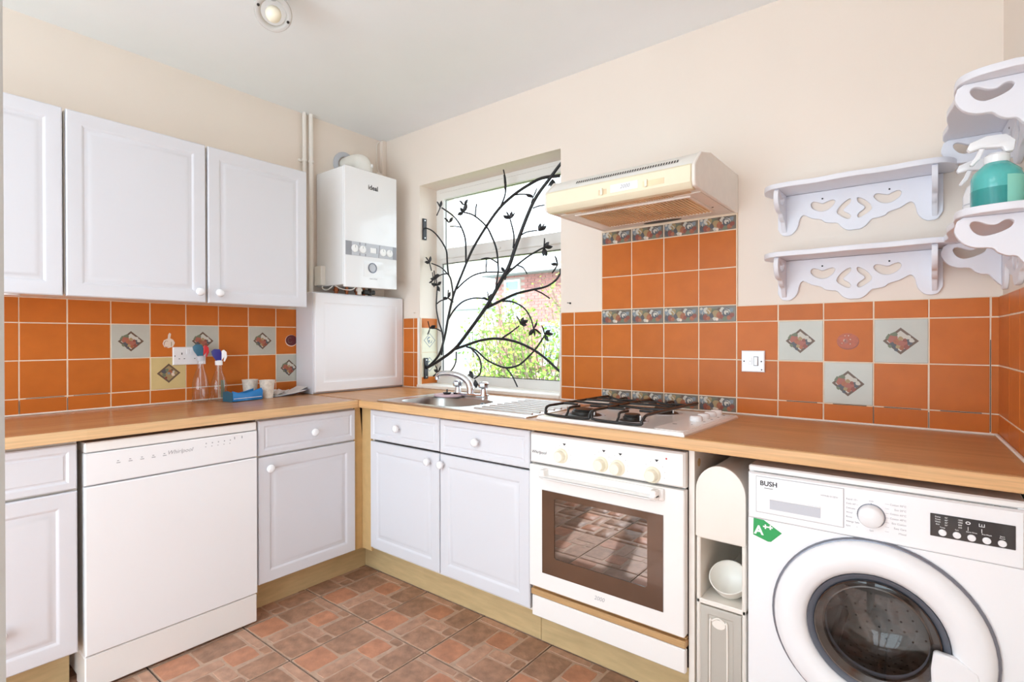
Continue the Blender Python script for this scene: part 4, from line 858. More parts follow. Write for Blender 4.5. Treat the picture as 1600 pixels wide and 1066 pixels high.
# ---- wrought iron branch grille in the window
t = thing('window_grille', 'black wrought iron grille shaped like leafy branches across the window', 'grille', (.87, .035, .95), 0)
def g5(a, b, dy=0): p = PX(1, .035+dy, 620+a/5.33, 240+b/5.33); return p
def g6(a, b, dy=0): p = PX(1, .035+dy, 620+a/5.33, 420+b/5.33); return p
ZP = .00069
def stem_path(pts, w0, w1, dy=0, wm=None):
    pp = [(g5 if q[0] == 5 else g6)(q[1], q[2], dy) for q in pts]
    sp = smoothpath(pp, 5); n = len(sp); r = []
    for i in range(n):
        f = i/(n-1); ww = w0+(w1-w0)*f
        if wm is not None: ww = (w0+(wm-w0)*f*2) if f < .5 else (wm+(w1-wm)*(f-.5)*2)
        r.append((ww if ww > 15 else ww*(1.5-.5*ww/15)+1.5)*ZP/2)
    return sp, r
stems = [
 ([(6, 225, 838), (6, 330, 780), (6, 480, 670), (6, 600, 520), (6, 750, 310), (6, 880, 80), (5, 940, 925), (5, 1010, 720), (5, 1140, 400), (5, 1280, 200), (5, 1353, 100), (5, 1420, 20)], 26, 20, 0, 32),
 ([(6, 240, 838), (6, 350, 720), (6, 400, 560), (6, 430, 400), (6, 470, 230), (6, 515, 110), (5, 540, 1010), (5, 585, 900), (5, 640, 780), (5, 750, 600), (5, 860, 450), (5, 980, 340), (5, 1100, 260), (5, 1210, 205), (5, 1355, 185)], 22, 26, .006, 20),
 ([(6, 480, 672), (6, 600, 630), (6, 700, 597), (6, 830, 582), (6, 980, 605), (6, 1120, 665), (6, 1230, 740), (6, 1350, 850), (6, 1375, 875)], 24, 20, -.004, 22),
 ([(6, 740, 330), (6, 870, 265), (6, 990, 210), (6, 1130, 175), (6, 1240, 150), (6, 1320, 100), (6, 1360, 40), (5, 1362, 960)], 26, 10, .004, 18),
 ([(6, 870, 90), (5, 930, 990), (5, 1000, 930), (5, 1090, 860), (5, 1200, 795), (5, 1240, 782)], 24, 9, -.004, 13),
 ([(5, 1000, 930), (5, 1050, 950), (5, 1085, 1002)], 8, 7, 0, None),
 ([(6, 500, 170), (6, 560, 110), (6, 640, 55), (6, 740, 30), (6, 885, 30)], 12, 9, .004, None),
 ([(6, 430, 420), (6, 480, 340), (6, 550, 275), (6, 640, 245), (6, 745, 250)], 12, 9, .0, None),
 ([(6, 880, 270), (6, 960, 275), (6, 1050, 320), (6, 1110, 400), (6, 1140, 500)], 13, 8, .0, None),
 ([(6, 1150, 178), (6, 1210, 205), (6, 1275, 248)], 9, 7, .0, None),
 ([(6, 865, 585), (6, 950, 530), (6, 1020, 475)], 12, 8, .0, None),
 ([(6, 580, 650), (6, 660, 680), (6, 750, 760), (6, 840, 805), (6, 920, 825), (6, 1020, 800), (6, 1110, 720), (6, 1170, 650), (6, 1225, 565)], 13, 10, -.012, 15),
 ([(6, 912, 828), (6, 960, 890), (6, 1005, 985)], 9, 8, -.012, None),
 ([(6, 620, 665), (6, 680, 730), (6, 702, 800), (6, 690, 880), (6, 645, 915)], 12, 9, .0, None),
 ([(6, 495, 690), (6, 490, 780), (6, 450, 850), (6, 375, 882), (6, 345, 865)], 11, 8, .0, None),
 ([(6, 372, 720), (6, 385, 620), (6, 375, 520), (6, 350, 440), (6, 330, 330), (6, 333, 220), (6, 338, 150)], 13, 8, -.004, None),
 ([(6, 330, 295), (6, 370, 265), (6, 420, 252)], 8, 7, 0, None),
 ([(6, 375, 525), (6, 330, 500), (6, 290, 498)], 8, 7, 0, None),
 ([(6, 465, 230), (6, 465, 180), (6, 450, 90), (5, 430, 1000), (5, 420, 900), (5, 410, 800), (5, 350, 700), (5, 290, 640), (5, 230, 618)], 11, 8, .004, 13),
 ([(5, 428, 1010), (5, 370, 950), (5, 290, 915)], 8, 7, 0, None),
 ([(5, 420, 1000), (5, 370, 1010), (5, 325, 1040)], 8, 7, 0, None),
 ([(5, 535, 615), (5, 490, 607), (5, 445, 607)], 7, 5, 0, None),
 ([(5, 575, 930), (5, 575, 800), (5, 568, 700), (5, 530, 600), (5, 470, 520), (5, 375, 452)], 14, 9, -.004, 12),
 ([(6, 820, 190), (6, 840, 60), (5, 845, 950), (5, 830, 800), (5, 790, 690), (5, 740, 600), (5, 640, 515), (5, 560, 490)], 10, 9, -.01, 14),
 ([(5, 655, 520), (5, 657, 470), (5, 665, 420)], 9, 8, -.01, None),
 ([(5, 838, 910), (5, 790, 880), (5, 750, 870), (5, 705, 880)], 10, 8, -.01, None),
 ([(5, 970, 790), (5, 975, 680), (5, 945, 550)], 12, 8, -.006, None),
 ([(5, 862, 445), (5, 900, 350), (5, 908, 240), (5, 888, 135)], 11, 7, 0, 9),
 ([(5, 980, 345), (5, 1050, 338), (5, 1130, 352)], 9, 7, .004, None),
 ([(5, 1020, 690), (5, 1080, 655), (5, 1170, 640)], 9, 7, .0, None),
 ([(5, 1135, 455), (5, 1180, 438), (5, 1240, 428)], 8, 7, .0, None),
 ([(5, 745, 990), (5, 742, 950), (5, 748, 900)], 8, 5, .0, None)]
for pts, w0, w1, dy, wm in stems:
    sp, r = stem_path(pts, w0, w1, dy, wm)
    obj('stem', MB().tube(sp, r, 8), 'iron', t, smooth=60)
lm = MB(); lp = [(0, .0012), (.006, .0045), (.014, .0075), (.022, .0070), (.029, .0035), (.033, .0004)]
lv = [(x, y*sgn, 0) for sgn in (1, -1) for x, y in lp]; nn = len(lp)
lm.add([(x, 0, .0022) for x, y in lp]+[(x, y, -.0008) for x, y in lp]+[(x, -y, -.0008) for x, y in lp]+[(x, 0, -.0022) for x, y in lp],
       [(i, i+1, nn+i+1, nn+i) for i in range(nn-1)]+[(i+1, i, 2*nn+i, 2*nn+i+1) for i in range(nn-1)]+[(nn+i, nn+i+1, 3*nn+i+1, 3*nn+i) for i in range(nn-1)]+[(2*nn+i+1, 2*nn+i, 3*nn+i, 3*nn+i+1) for i in range(nn-1)])
LEAF = mesh('leaf', lm, 'iron', smooth=60)
def cluster(q, dirs, dy=0, sc=1):
    c = (g5 if q[0] == 5 else g6)(q[1], q[2], dy)
    for i, a in enumerate(dirs):
        l = bpy.data.objects.new('leaf', LEAF); COL.objects.link(l); l.parent = t
        # leaf lies roughly in the window plane: local x along direction a (deg, 0 = +x world, 90 = up)
        m = Matrix.Rotation(R_(90), 4, 'X') @ Matrix.Rotation(R_(a), 4, 'Z') @ Matrix.Rotation(R_((-35, 20, 40, -20)[i % 4]), 4, 'X') @ Matrix.Scale(sc*(1, .85, 1.1, .9)[i % 4], 4)
        mw = Matrix.Translation(c) @ m; l.matrix_local = WM[t].inverted() @ mw
CL = [((5, 362, 450), (125, 75, 235)), ((5, 435, 575), (140, 40)), ((5, 555, 490), (190, 130, 60)), ((5, 560, 430), (140, 45)), ((5, 272, 910), (130, 75, 290, 170)), ((5, 318, 1040), (100, 180, 260, 30)),
      ((6, 335, 140), (100, 30, 160, 300)), ((6, 305, 95), (100, 200, 40)), ((6, 425, 245), (85, 60, 330, 180)), ((6, 275, 500), (110, 240, 20)), ((5, 942, 545), (120, 70, 150, 40)), ((5, 898, 250), (95, 275)), ((5, 1135, 365), (60, 250, 150)),
      ((5, 1180, 645), (40, 70, 20)), ((5, 1225, 785), (85, 40, 0, 265, 290)), ((5, 1340, 925), (110, 170, 230)), ((5, 1295, 215), (265, 230, 300)), ((6, 900, 30), (60, 130, 20, 270)), ((6, 765, 262), (100, 60, 250, 300, 160)),
      ((6, 1030, 460), (120, 60, 20, 350)), ((6, 1140, 500), (230, 280, 330, 60)), ((6, 1230, 545), (110, 30, 0, 300)), ((6, 635, 915), (150, 110, 120)), ((6, 652, 925), (280, 250, 310)), ((6, 345, 862), (120, 160, 210, 60)), ((5, 746, 950), (90,))]
for q, ds in CL: cluster(q, ds, 0, 1.5)
for z0_, z1_, xb_ in ((1.837, 1.970, .3505), (.965, 1.095, .3615)):
    br = obj('bracket', MB().box(xb_, xb_+.0095, .020, .050, z0_, z1_), 'iron', t, .001)
    for zz in (z0_+.012, z1_-.012): obj('screw', MB().cyl((.035, zz, 0), 2, .004, .0015, 10, F=FL(xb_+.0095)), 'steel', br)
for z0_, z1_ in ((2.04, 2.16), (.95, 1.08)): obj('bracket', MB().box(1.384, 1.3935, .022, .048, z0_, z1_), 'iron', t, .001)

# ---- fretwork shelves
def bez(pts, sub=4): return [(p.x, p.y) for p in smoothpath([Vector((a, b, 0)) for a, b in pts], sub, True)]
def fret(outer, holes, thick, name):
    cu = bpy.data.curves.new(name, 'CURVE'); cu.dimensions = '2D'; cu.fill_mode = 'BOTH'; cu.extrude = thick/2-.002; cu.bevel_depth = .002; cu.bevel_resolution = 2; cu.offset = -.002
    for l in [outer]+holes:
        s = cu.splines.new('POLY'); s.points.add(len(l)-1); s.use_cyclic_u = True
        for i, p in enumerate(l): s.points[i].co = (p[0], p[1], 0, 1)
    o = bpy.data.objects.new(name, cu); COL.objects.link(o); dg = bpy.context.evaluated_depsgraph_get()
    me = bpy.data.meshes.new_from_object(o.evaluated_get(dg)); bpy.data.objects.remove(o); bpy.data.curves.remove(cu)
    me.name = name; me.materials.clear(); me.materials.append(M['shelf_paint'])
    me.polygons.foreach_set('use_smooth', [True]*len(me.polygons)); me.set_sharp_from_angle(angle=R_(40)); return me
half = [(.018, -.1535), (.036, -.143), (.052, -.124), (.070, -.121), (.090, -.116), (.103, -.105), (.133, -.096), (.159, -.081), (.172, -.092), (.180, -.125), (.196, -.145), (.213, -.151), (.234, -.146), (.247, -.124)]
bo = [(-.247, -.001), (.247, -.001)]+half[::-1]+[(0, -.154)]+[(-a, b) for a, b in half]
def dense(l): 
    m = smoothpath([Vector((a, b, 0)) for a, b in l], 3); return [(p.x, p.y) for p in m]
bo = [(-.247, -.001), (.247, -.001)]+dense(half[::-1]+[(0, -.154)]+[(-a, b) for a, b in half])
kid = bez([(.058, -.046), (.067, -.061), (.085, -.073), (.107, -.074), (.129, -.061), (.136, -.045), (.128, -.036), (.112, -.040), (.098, -.046), (.076, -.039), (.064, -.038)], 3)
chev = bez([(.010, -.043), (.022, -.046), (.040, -.061), (.052, -.080), (.048, -.094), (.020, -.113), (.010, -.108), (.015, -.096), (.033, -.080), (.012, -.058)], 3)
neg = lambda l: [(-a, b) for a, b in l][::-1]
BACK = fret(bo, [kid, neg(kid), chev, neg(chev)], .012, 'backboard')
brk_out = [(0, 0), (-.126, 0)]+dense([(-.138, -.008), (-.143, -.034), (-.128, -.062), (-.103, -.076), (-.074, -.079), (-.062, -.091), (-.046, -.100), (-.030, -.102), (-.020, -.115), (-.008, -.130), (0, -.138)])
brk_kid = bez([(-.114, -.020), (-.109, -.034), (-.098, -.045), (-.084, -.049), (-.062, -.044), (-.042, -.034), (-.034, -.022), (-.039, -.015), (-.051, -.015), (-.065, -.024), (-.081, -.022), (-.096, -.014), (-.108, -.012)], 3)
BRK = fret(brk_out, [brk_kid], .016, 'bracket')
topo = bez([(-.272, .004), (.272, .004), (.285, .03), (.275, .10), (.245, .145), (.19, .152), (.10, .146), (0, .156), (-.10, .146), (-.19, .152), (-.245, .145), (-.275, .10), (-.285, .03)], 3)
topo = [(-.272, .0), (.272, .0)]+dense([(.284, .05), (.272, .11), (.240, .146), (.18, .153), (.10, .146), (0, .156), (-.10, .146), (-.18, .153), (-.240, .146), (-.272, .11), (-.284, .05)])
TOPB = fret(topo, [], .018, 'shelf_board')
def shelf(name, loc, rz, lab):
    # local frame: x along the wall, -y out of the wall, z up; origin at the underside of the board on the wall
    t = thing(name, lab, 'shelf', loc, rz, 'white fretwork shelves')
    b = inst('backboard', BACK, t, (0, -.0065, 0), (R_(90), 0, 0), local=True)
    sc = MB()
    for x in (-.098, .103): sc.cyl((x, z_ := -.029, .0127), 2, .0030, .0008, 10, F=lambda u, v, n: (u, -n, v))
    obj('screw_heads', sc, 'ink', t, local=True, smooth=0)
    for x in (-.225, .225):
        br = bpy.data.objects.new('bracket', BRK); COL.objects.link(br); br.parent = t
        br.matrix_local = Matrix(((0, 0, 1, x), (1, 0, 0, -.0125), (0, 1, 0, -.0005), (0, 0, 0, 1))); WM[br] = WM[t] @ br.matrix_local
    tb = bpy.data.objects.new('shelf_board', TOPB); COL.objects.link(tb); tb.parent = t
    tb.matrix_local = Matrix(((1, 0, 0, 0), (0, -1, 0, -.0005), (0, 0, -1, .009), (0, 0, 0, 1))); WM[tb] = WM[t] @ tb.matrix_local
    return t
shelf('wall_shelf', (2.642, 0, 1.757), 0, 'upper white fretwork shelf on the window wall right of the hood')
shelf('wall_shelf', (2.642, 0, 1.510), 0, 'lower white fretwork shelf on the window wall just above the tiles')
def onright(s, z): return WR @ Vector((0, -s, z))
shelf('wall_shelf', onright(.30, 1.838), SL-R_(90)+0, 'upper white fretwork shelf on the right hand wall, cut by the frame')
shelf('wall_shelf', onright(.30, 1.512), SL-R_(90)+0, 'lower white fretwork shelf on the right hand wall carrying the spray bottles')
def bottle(name, c, F, prof, m, par, seg=24): return obj(name, MB().lathe(prof, c, F, seg), m, par, smooth=60, solid=False)
# spray bottles on the lower right shelf
zS = 1.531
c = onright(.47, zS); cx_, cy_ = c.x-.070, c.y
t = thing('teal_spray_bottle', 'teal cleaning spray bottle with white trigger on the right hand shelf', 'spray bottle', (cx_, cy_, zS), SL)
SQ = lambda u, v, n: (u*.82, v*1.12, n)
obj('bottle_body', MB().lathe([(0, 0), (.046, 0), (.050, .004), (.050, .082), (.046, .096), (.026, .116), (.020, .120), (.020, .130)], (0, 0, 0), ID, 28), 'teal_light', t, local=True, smooth=60, solid=False)
obj('liquid_band', MB().lathe([(.0505, .003), (.0506, .05), (.0505, .052)], (0, 0, 0), ID, 28), 'teal_liquid', t, local=True, smooth=60, solid=False)
lb = MB(); ang = [R_(a) for a in range(-75, -14, 10)]
lb.add([(.0512*math.cos(a), .0512*math.sin(a), z) for z in (.010, .078) for a in ang], [(i, i+1, len(ang)+i+1, len(ang)+i) for i in range(len(ang)-1)])
obj('label', lb, 'label_mint', t, local=True, smooth=60, solid=False)
obj('collar', MB().lathe([(.024, .118), (.025, .122), (.025, .136), (.018, .142), (0, .142)], (0, 0, 0), ID, 24), 'white_gloss', t, local=True, solid=False)
def trig(t, z0, s=1, m='white_gloss'):
    obj('spray_head', MB().prism([(.030*s, .0), (.014*s, .0), (.010*s, .012), (-.030*s, .018), (-.052*s, .012), (-.058*s, .020), (-.052*s, .034), (-.020*s, .046), (.016*s, .044), (.034*s, .026)], -.012, .012, lambda u, v, n: (u, n, z0+v)), m, t, .004, local=True, seg=2)
    obj('trigger', MB().prism([(-.022*s, .016), (-.034*s, .018), (-.040*s, .0), (-.052*s, -.020), (-.046*s, -.024), (-.032*s, -.008)], -.007, .007, lambda u, v, n: (u, n, z0+v)), m, t, .002, local=True)
trig(t, .142)
c = onright(.26, zS)
t = thing('white_spray_bottle', 'white spray bottle behind the teal one on the right hand shelf', 'spray bottle', (c.x-.075, c.y, zS), SL)
obj('bottle_body', MB().lathe([(0, 0), (.040, 0), (.043, .004), (.043, .085), (.036, .11), (.018, .13), (.014, .145)], (0, 0, 0), ID, 28), 'white_gloss', t, local=True, smooth=60, solid=False)
obj('seam', MB().lathe([(.0433, .058), (.0435, .060), (.0433, .062)], (0, 0, 0), ID, 28), 'light_grey', t, local=True, solid=False)
trig(t, .142)
top('wall_screw', MB().tube([tuple(onright(.40, 1.872)+Vector((-.001, 0, 0))), tuple(onright(.40, 1.880)+Vector((-.028, 0, .004)))], .004, 8), 'dark_metal', 'small dark screw hook in the right wall above the top shelf', 'screw', tuple(onright(.40, 1.872)))
top('wall_nail', MB().tube([(1.452, .001, 1.391), (1.452, -.03, 1.392)], .0018, 6).cyl((1.452, -.004, 1.391), 1, .005, .003, 8), 'dark_metal', 'nail in the plaster above the tiles between window and hood panel', 'nail', (1.452, 0, 1.391))
top('wall_nail', MB().tube([(.308, .001, 1.378), (.308, -.018, 1.378)], .002, 6).cyl((.308, -.018, 1.378), 1, .005, .002, 8), 'white_trim', 'white screw plug left of the window above the tile strip', 'nail', (.308, 0, 1.378))

# ---- things on the left worktop
Z = .9105
BP = [(0, .0), (.030, 0), (.034, .004), (.0345, .06), (.0335, .088), (.027, .118), (.018, .145), (.0135, .165), (.0135, .188)]
t = thing('glass_spray_bottle', 'clear glass spray bottle with red and teal trigger in front of the socket', 'spray bottle', (.075, -1.163, Z), R_(-110), 'clear spray bottles')
obj('glass_body', MB().lathe([(r*1.06, z*1.07) for r, z in BP], (0, 0, 0), ID, 24), 'bottle_glass', t, local=True, smooth=60, solid=False)
def head(t, z, ma, mb_):
    obj('collar', MB().lathe([(.016, 0), (.017, .004), (.017, .02), (.012, .024), (0, .024)], (0, 0, z), ID, 20), 'light_grey' if mb_ == 'red_plastic' else mb_, t, local=True, solid=False)
    obj('spray_head', MB().prism([(-.012, .02), (.012, .02), (.030, .050), (.034, .068), (.020, .080), (-.006, .078), (-.012, .06)], -.010, .010, lambda u, v, n: (u, n, z+v)), ma, t, .004, local=True, seg=2)
    obj('trigger', MB().prism([(-.010, .02), (-.012, .07), (-.022, .076), (-.034, .064), (-.036, .040), (-.026, .016), (-.020, .018), (-.024, .04)], -.009, .009, lambda u, v, n: (u, n, z+v)), mb_, t, .003, local=True, seg=2)
head(t, .20, 'teal_plastic', 'red_plastic')
obj('inner_tube', MB().tube([(0, 0, .02), (0, 0, .2)], .0022, 6), 'bottle_glass', t, local=True)
t = thing('glass_spray_bottle', 'clear glass spray bottle with blue and white trigger beside the blue packet', 'spray bottle', (.085, -1.083, Z), R_(-110), 'clear spray bottles')
obj('glass_body', MB().lathe([(r*1.1, z*.95) for r, z in BP], (0, 0, 0), ID, 24), 'bottle_glass', t, local=True, smooth=60, solid=False)
head(t, .176, 'blue_plastic', 'sticker_white')
gs = obj('green_sprig', MB().add([( .028*math.cos(R_(a))*.9, .028*math.sin(R_(a))*.9, z) for z in (.012, .10) for a in (170, 200, 230, 250)], [(0, 1, 5, 4), (1, 2, 6, 5), (2, 3, 7, 6)]), 'leaf_green', t, local=True, solid=False)
# blue packet
c0 = Vector((.165, -1.005, Z))
t = thing('blue_packet', 'crumpled shiny blue packet lying open beside the bottles', 'packet', c0, R_(8))
pk = MB(); ya, yb = -.078, .078
sec = [(-.035, 0), (.040, 0), (.044, .004), (.040, .040), (.030, .052), (.028, .051), (.036, .038), (.038, .006), (-.030, .004), (-.034, .044), (-.037, .046), (-.040, .006)]
n = len(sec); st_ = []
for i, y in enumerate((ya, ya+.03, -.01, .03, yb)):
    h_ = (1.0, .82, .72, .88, 1.12)[i]; st_ += [(x+random.uniform(-.002, .002), y+(z*.1), z*h_) for x, z in sec]
pk.add(st_, [(k*n+i, k*n+(i+1) % n, (k+1)*n+(i+1) % n, (k+1)*n+i) for k in range(4) for i in range(n)])
obj('sleeve', pk, 'packet_blue', t, local=True, smooth=50, solid=False)
obj('side_flap', MB().prism([(-.036, 0), (.042, 0), (.039, .045), (.0, .052), (-.036, .046)], ya-.001, ya+.001, lambda u, v, n: (u, n, v)), 'teal_plastic', t, local=True)
obj('inner_bag', MB().box(-.028, .034, ya+.01, yb-.01, .005, .030), 'packet_inside', t, .008, local=True, seg=2)
obj('white_stripe', MB().box(.0445, .0452, ya+.005, yb-.004, .014, .0165), 'sticker_white', t, local=True)
# cups
def cup(loc, lab, s, tilt=0, mt='cup_print'):
    t = thing('paper_cup', lab, 'cup', loc, 0, 'printed cups beside the blue packet')
    Rm = Matrix.Rotation(R_(tilt), 3, 'X')
    def Fc(u, v, n): q = Rm @ Vector((u, v, n)); return tuple(q)
    obj('cup_wall', MB().lathe([(0, .003), (.026*s, .003), (.027*s, 0), (.029*s, 0), (.038*s, .088*s), (.0395*s, .092*s), (.040*s, .095*s), (.037*s, .093*s), (.028*s, .006), (0, .006)], (0, 0, 0), Fc, 28), mt, t, local=True, smooth=50, solid=False)
    return t
cup((.155, -.875, Z), 'white printed cup standing right of the blue packet', .97)
cup((.075, -.925, Z+.0), 'white printed cup standing behind the blue packet', .99)
t = thing('plastic_wrapper', 'clear and white crumpled wrapper leaning on the cup', 'wrapper', (.12, -.80, Z))
wr_ = MB(); gx, gy = 7, 5; random.seed(11)
wr_.add([(.08+.013*i, -.835+.02*j, Z+.004+.022*math.sin(i*1.1)*math.sin(j*.9+.4)**2+random.uniform(0, .010)+.004*i) for j in range(gy) for i in range(gx)], [(j*gx+i, j*gx+i+1, (j+1)*gx+i+1, (j+1)*gx+i) for j in range(gy-1) for i in range(gx-1)])
obj('film', wr_, 'paper', t, smooth=0, solid=False)
random.seed(21)
def leaflet(i, loc, ang, mt, lab, lift, w_=.10, l_=.19):
    mb = MB(); nx = 9; vs = []
    for k in range(nx):
        f = k/(nx-1); z = lift*f**2.2
        for s in (0, 1): vs.append((-l_/2+l_*f, (s-.5)*w_, z))
    vs2 = [(a, b, c_+.0012) for a, b, c_ in vs]; n = len(vs)
    fs = [(2*k, 2*k+1, 2*k+3, 2*k+2) for k in range(nx-1)]; fs += [tuple(n+q for q in f) for f in fs]
    fs += [(2*k, 2*k+2, n+2*k+2, n+2*k) for k in range(nx-1)]+[(2*k+1, 2*k+3, n+2*k+3, n+2*k+1) for k in range(nx-1)]+[(0, 1, n+1, n), (2*nx-2, 2*nx-1, n+2*nx-1, n+2*nx-2)]
    mb.add(vs+vs2, fs)
    me = mesh('leaflet', mb, mt, smooth=60); o = bpy.data.objects.new('leaflet', me); COL.objects.link(o); o.location = loc; o.rotation_euler = (0, 0, R_(ang)); WM[o] = o.matrix_basis.copy()
    tag(o, lab, 'leaflet', 'leaflets beside the small cupboard')
leaflet(0, (.120, -.745, Z+.0002), 82, 'paper_dark', 'dark leaflet at the bottom of the pile by the cupboard', .030)
leaflet(1, (.105, -.740, Z+.0022), 95, 'paper', 'white leaflet with its end curled up against the cupboard', .038, .09)
leaflet(2, (.075, -.745, Z+.0060), 88, 'paper_olive', 'olive green leaflet flat on top of the pile', .004, .07, .15)
leaflet(3, (.145, -.765, Z+.0040), 78, 'paper', 'pale leaflet nearest the worktop front', .022, .035, .20)

# ---- ceiling spotlight
t = thing('ceiling_spotlight', 'pale grey gimbal spotlight hanging from the ceiling', 'ceiling light', (.935, -1.245, CEIL), 0)
LC = Vector((.942, -1.248, 2.425)); dirv = (CAMLOC-LC).normalized()
ZA = Vector((dirv.x*.9, dirv.y*.9, dirv.z*.9-.25)).normalized(); XA = ZA.cross(Vector((0, 0, 1))).normalized(); YA = ZA.cross(XA)
FG = lambda u, v, n: tuple(LC+XA*u+YA*v+ZA*n)
obj('ceiling_rose', MB().lathe([(.055, 0), (.052, .012), (.02, .018), (0, .018)], (.935, -1.245, CEIL), (lambda u, v, n: (u, v, 2*CEIL-n)), 28), 'light_grey', t, solid=False, smooth=50)
obj('arm', MB().tube([(.935, -1.245, CEIL-.015), (.938, -1.246, 2.478)], .012, 12), 'light_grey', t)
gb = obj('gimbal_ring', MB().lathe([(.063, -.012), (.065, 0), (.062, .010), (.052, .012), (.044, .006), (.043, -.004), (.050, -.014), (.063, -.012)], (0, 0, 0), FG, 40), 'lamp_grey', t, smooth=60, solid=False)
bl = obj('lamp_bulb', MB().lathe([(.018, -.05), (.022, -.03), (.028, -.005), (.026, .02), (.014, .030), (0, .032)], (0, .004, 0), FG, 24), 'ivory_knob', t, smooth=60, solid=False)
for s in (-1, 1): obj('pivot_screw', MB().cyl((s*.050, s*-.018, .009), 2, .005, .006, 10, F=FG), 'dark_metal', gb)
obj('yoke', MB().tube([FG(-.045, -.05, -.008), FG(0, -.062, -.008), FG(.045, -.05, -.008)], .005, 8), 'light_grey', t)

# ================================================================== OUTSIDE
gd = top('garden_ground', MB().box(-14, 8, .35, 20, -2.7, -2.6), 'ground_grass', 'green ground outside the window', 'ground', (0, 8, -2.6)); gd['kind'] = 'structure'; del gd['category']
# brick house
YH = 9.0
t = thing('brick_house', 'pinkish red brick house seen through the right side of the window', 'house', (-4.2, YH+2, -2.6))
hx0, hx1, hz = -6.6, -1.5, 2.95
obj('wall', MB().box(hx0, hx1, YH, YH+4, -2.6, hz), 'ext_mortar', t)
BRK_ = mesh('brick', MB().box(-.105, .105, -.012, .012, -.0325, .0325), 'ext_brick', smooth=0)
cnt = 0; wins = [(-6.25, -5.72, 1.75, 2.80), (-5.0, -4.3, .6, 1.6)]
fbk = MB()
nrow = int((hz-.4)/.075)
for r in range(nrow):
    z = hz-.06-.075*r
    for k in range(23):
        x = hx0+.11+.225*k+(.1125 if r % 2 else 0)
        if x+.11 > hx1 or any(a-.12 < x < b+.12 and c-.04 < z < d_+.04 for a, b, c, d_ in wins): continue
        if z > 1.45 and x < -4.35 and cnt < 170:
            inst('brick', BRK_, t, (x, YH-.002, z)); cnt += 1
        else: fbk.box(x-.105, x+.105, YH-.014, YH+.01, z-.0325, z+.0325)
o = obj('brick_courses', fbk, 'ext_brick', t, smooth=0, kind='stuff')
for a, b, c, d_ in wins:
    wf = obj('window', MB().prism([(a, c), (b, c), (b, d_), (a, d_)], 0, .05, FB(YH), holes=[[(a+.06, c+.06), (b-.06, c+.06), (b-.06, (c+d_)/2+.1), (a+.06, (c+d_)/2+.1)], [(a+.06, (c+d_)/2+.16), (b-.06, (c+d_)/2+.16), (b-.06, d_-.06), (a+.06, d_-.06)]]), 'upvc', t)
    obj('pane', MB().box(a+.05, b-.05, c+.05, d_-.05, .005, .015, FB(YH)), 'ext_glass', wf)
    obj('sill', MB().box(a-.05, b+.05, c-.08, c, 0, .08, FB(YH)), 'upvc', wf)
obj('roof', MB().prism([(YH-.35, hz-.05), (YH-.35, hz+.05), (YH+2, hz+.55), (YH+4.3, hz+.05), (YH+4.3, hz-.05)], hx0-.2, hx1+.2, lambda u, v, n: (n, u, v)), 'roof_grey', t)
obj('gutter', MB().box(hx0-.2, hx1+.2, YH-.42, YH-.34, hz-.03, hz+.06), 'upvc', t)
t = thing('pale_house', 'low pale rendered house with grey roof seen through the left of the window', 'house', (-8.5, 11, -2.6))
obj('wall', MB().box(-11.5, -7.1, 10, 13, -2.6, 2.15), 'ext_render', t); obj('roof', MB().prism([(9.7, 2.12), (9.7, 2.22), (11.5, 2.62), (13.2, 2.22), (13.2, 2.12)], -11.7, -6.9, lambda u, v, n: (n, u, v)), 'roof_grey', t)
obj('window', MB().box(-9.0, -8.2, 9.96, 10.0, .4, 1.4), 'ext_glass', t)
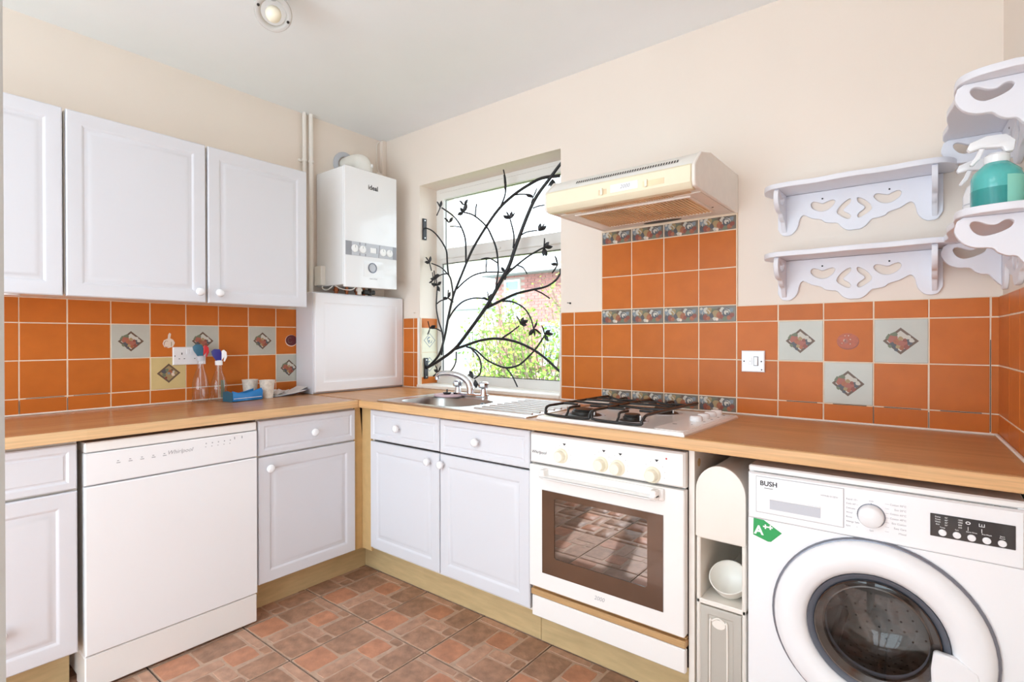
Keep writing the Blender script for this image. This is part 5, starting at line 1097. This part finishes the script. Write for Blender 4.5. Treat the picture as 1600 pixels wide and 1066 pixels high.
# trees and shrubs
def tree(lab, base, crown, rad, nb, nl, seed, lm_, lsz, name='garden_tree'):
    random.seed(seed); t = thing(name, lab, 'tree', base); b = Vector(base); c = Vector(crown)
    tips = []; tb = MB()
    trunk_top = b.lerp(c, .62); tb.tube(smoothpath([b, b.lerp(trunk_top, .5)+Vector((.06, .03, 0)), trunk_top], 4), [.06-.003*i for i in range(9)], 8)
    obj('trunk', tb, 'bark', t, smooth=60)
    bm_ = MB(); lf = MB()
    for k in range(nb):
        st = b.lerp(trunk_top, random.uniform(.6, 1)); v = Vector((random.gauss(0, 1), random.gauss(0, 1), random.gauss(.1, .8))).normalized()
        end = c+Vector((v.x*rad[0], v.y*rad[1], v.z*rad[2]))*random.uniform(.6, 1.0)
        mid = st.lerp(end, .5)+Vector((random.uniform(-.15, .15), random.uniform(-.15, .15), random.uniform(.0, .2)))
        sp = smoothpath([st, mid, end], 5); bm_.tube(sp, [.014*(1-.8*i/(len(sp)-1))+.002 for i in range(len(sp))], 5)
        for q in range(3, len(sp)):
            p = sp[q]
            for _ in range(nl):
                o_ = p+Vector((random.gauss(0, .10), random.gauss(0, .10), random.gauss(0, .09))); a = Vector((random.gauss(0, 1), random.gauss(0, 1), random.gauss(0, .6))).normalized(); n_ = a.orthogonal().normalized(); n_ = (Matrix.Rotation(random.uniform(0, 6.28), 3, a) @ n_); s = lsz*random.uniform(.6, 1.2)
                lf.add([o_, o_+a*s*.5+n_*s*.28, o_+a*s, o_+a*s*.5-n_*s*.28], [(0, 1, 2, 3)], 0 if random.random() < .6 else 1)
    o = obj('branches', bm_, 'bark', t, smooth=60); o['kind'] = 'stuff'
    o = obj('leaves', lf, lm_, t, smooth=0, solid=False); o['kind'] = 'stuff'
tree('loose pale green tree filling the lower right of the window', (-1.0, 3.6, -2.6), (-1.35, 3.6, 1.0), (1.15, .7, .95), 84, 9, 5, ['leaf_a', 'leaf_b'], .075)
tree('thin leafed sapling at the left of the window view', (-2.9, 4.6, -2.6), (-2.85, 4.6, 1.2), (.8, .5, .85), 30, 5, 9, ['leaf_a', 'leaf_b'], .07)
tree('taller pale green tree at the right edge of the window view', (-1.6, 6.7, -2.6), (-2.6, 6.7, 2.2), (.9, .6, .9), 34, 4, 12, ['leaf_b', 'leaf_a'], .07)
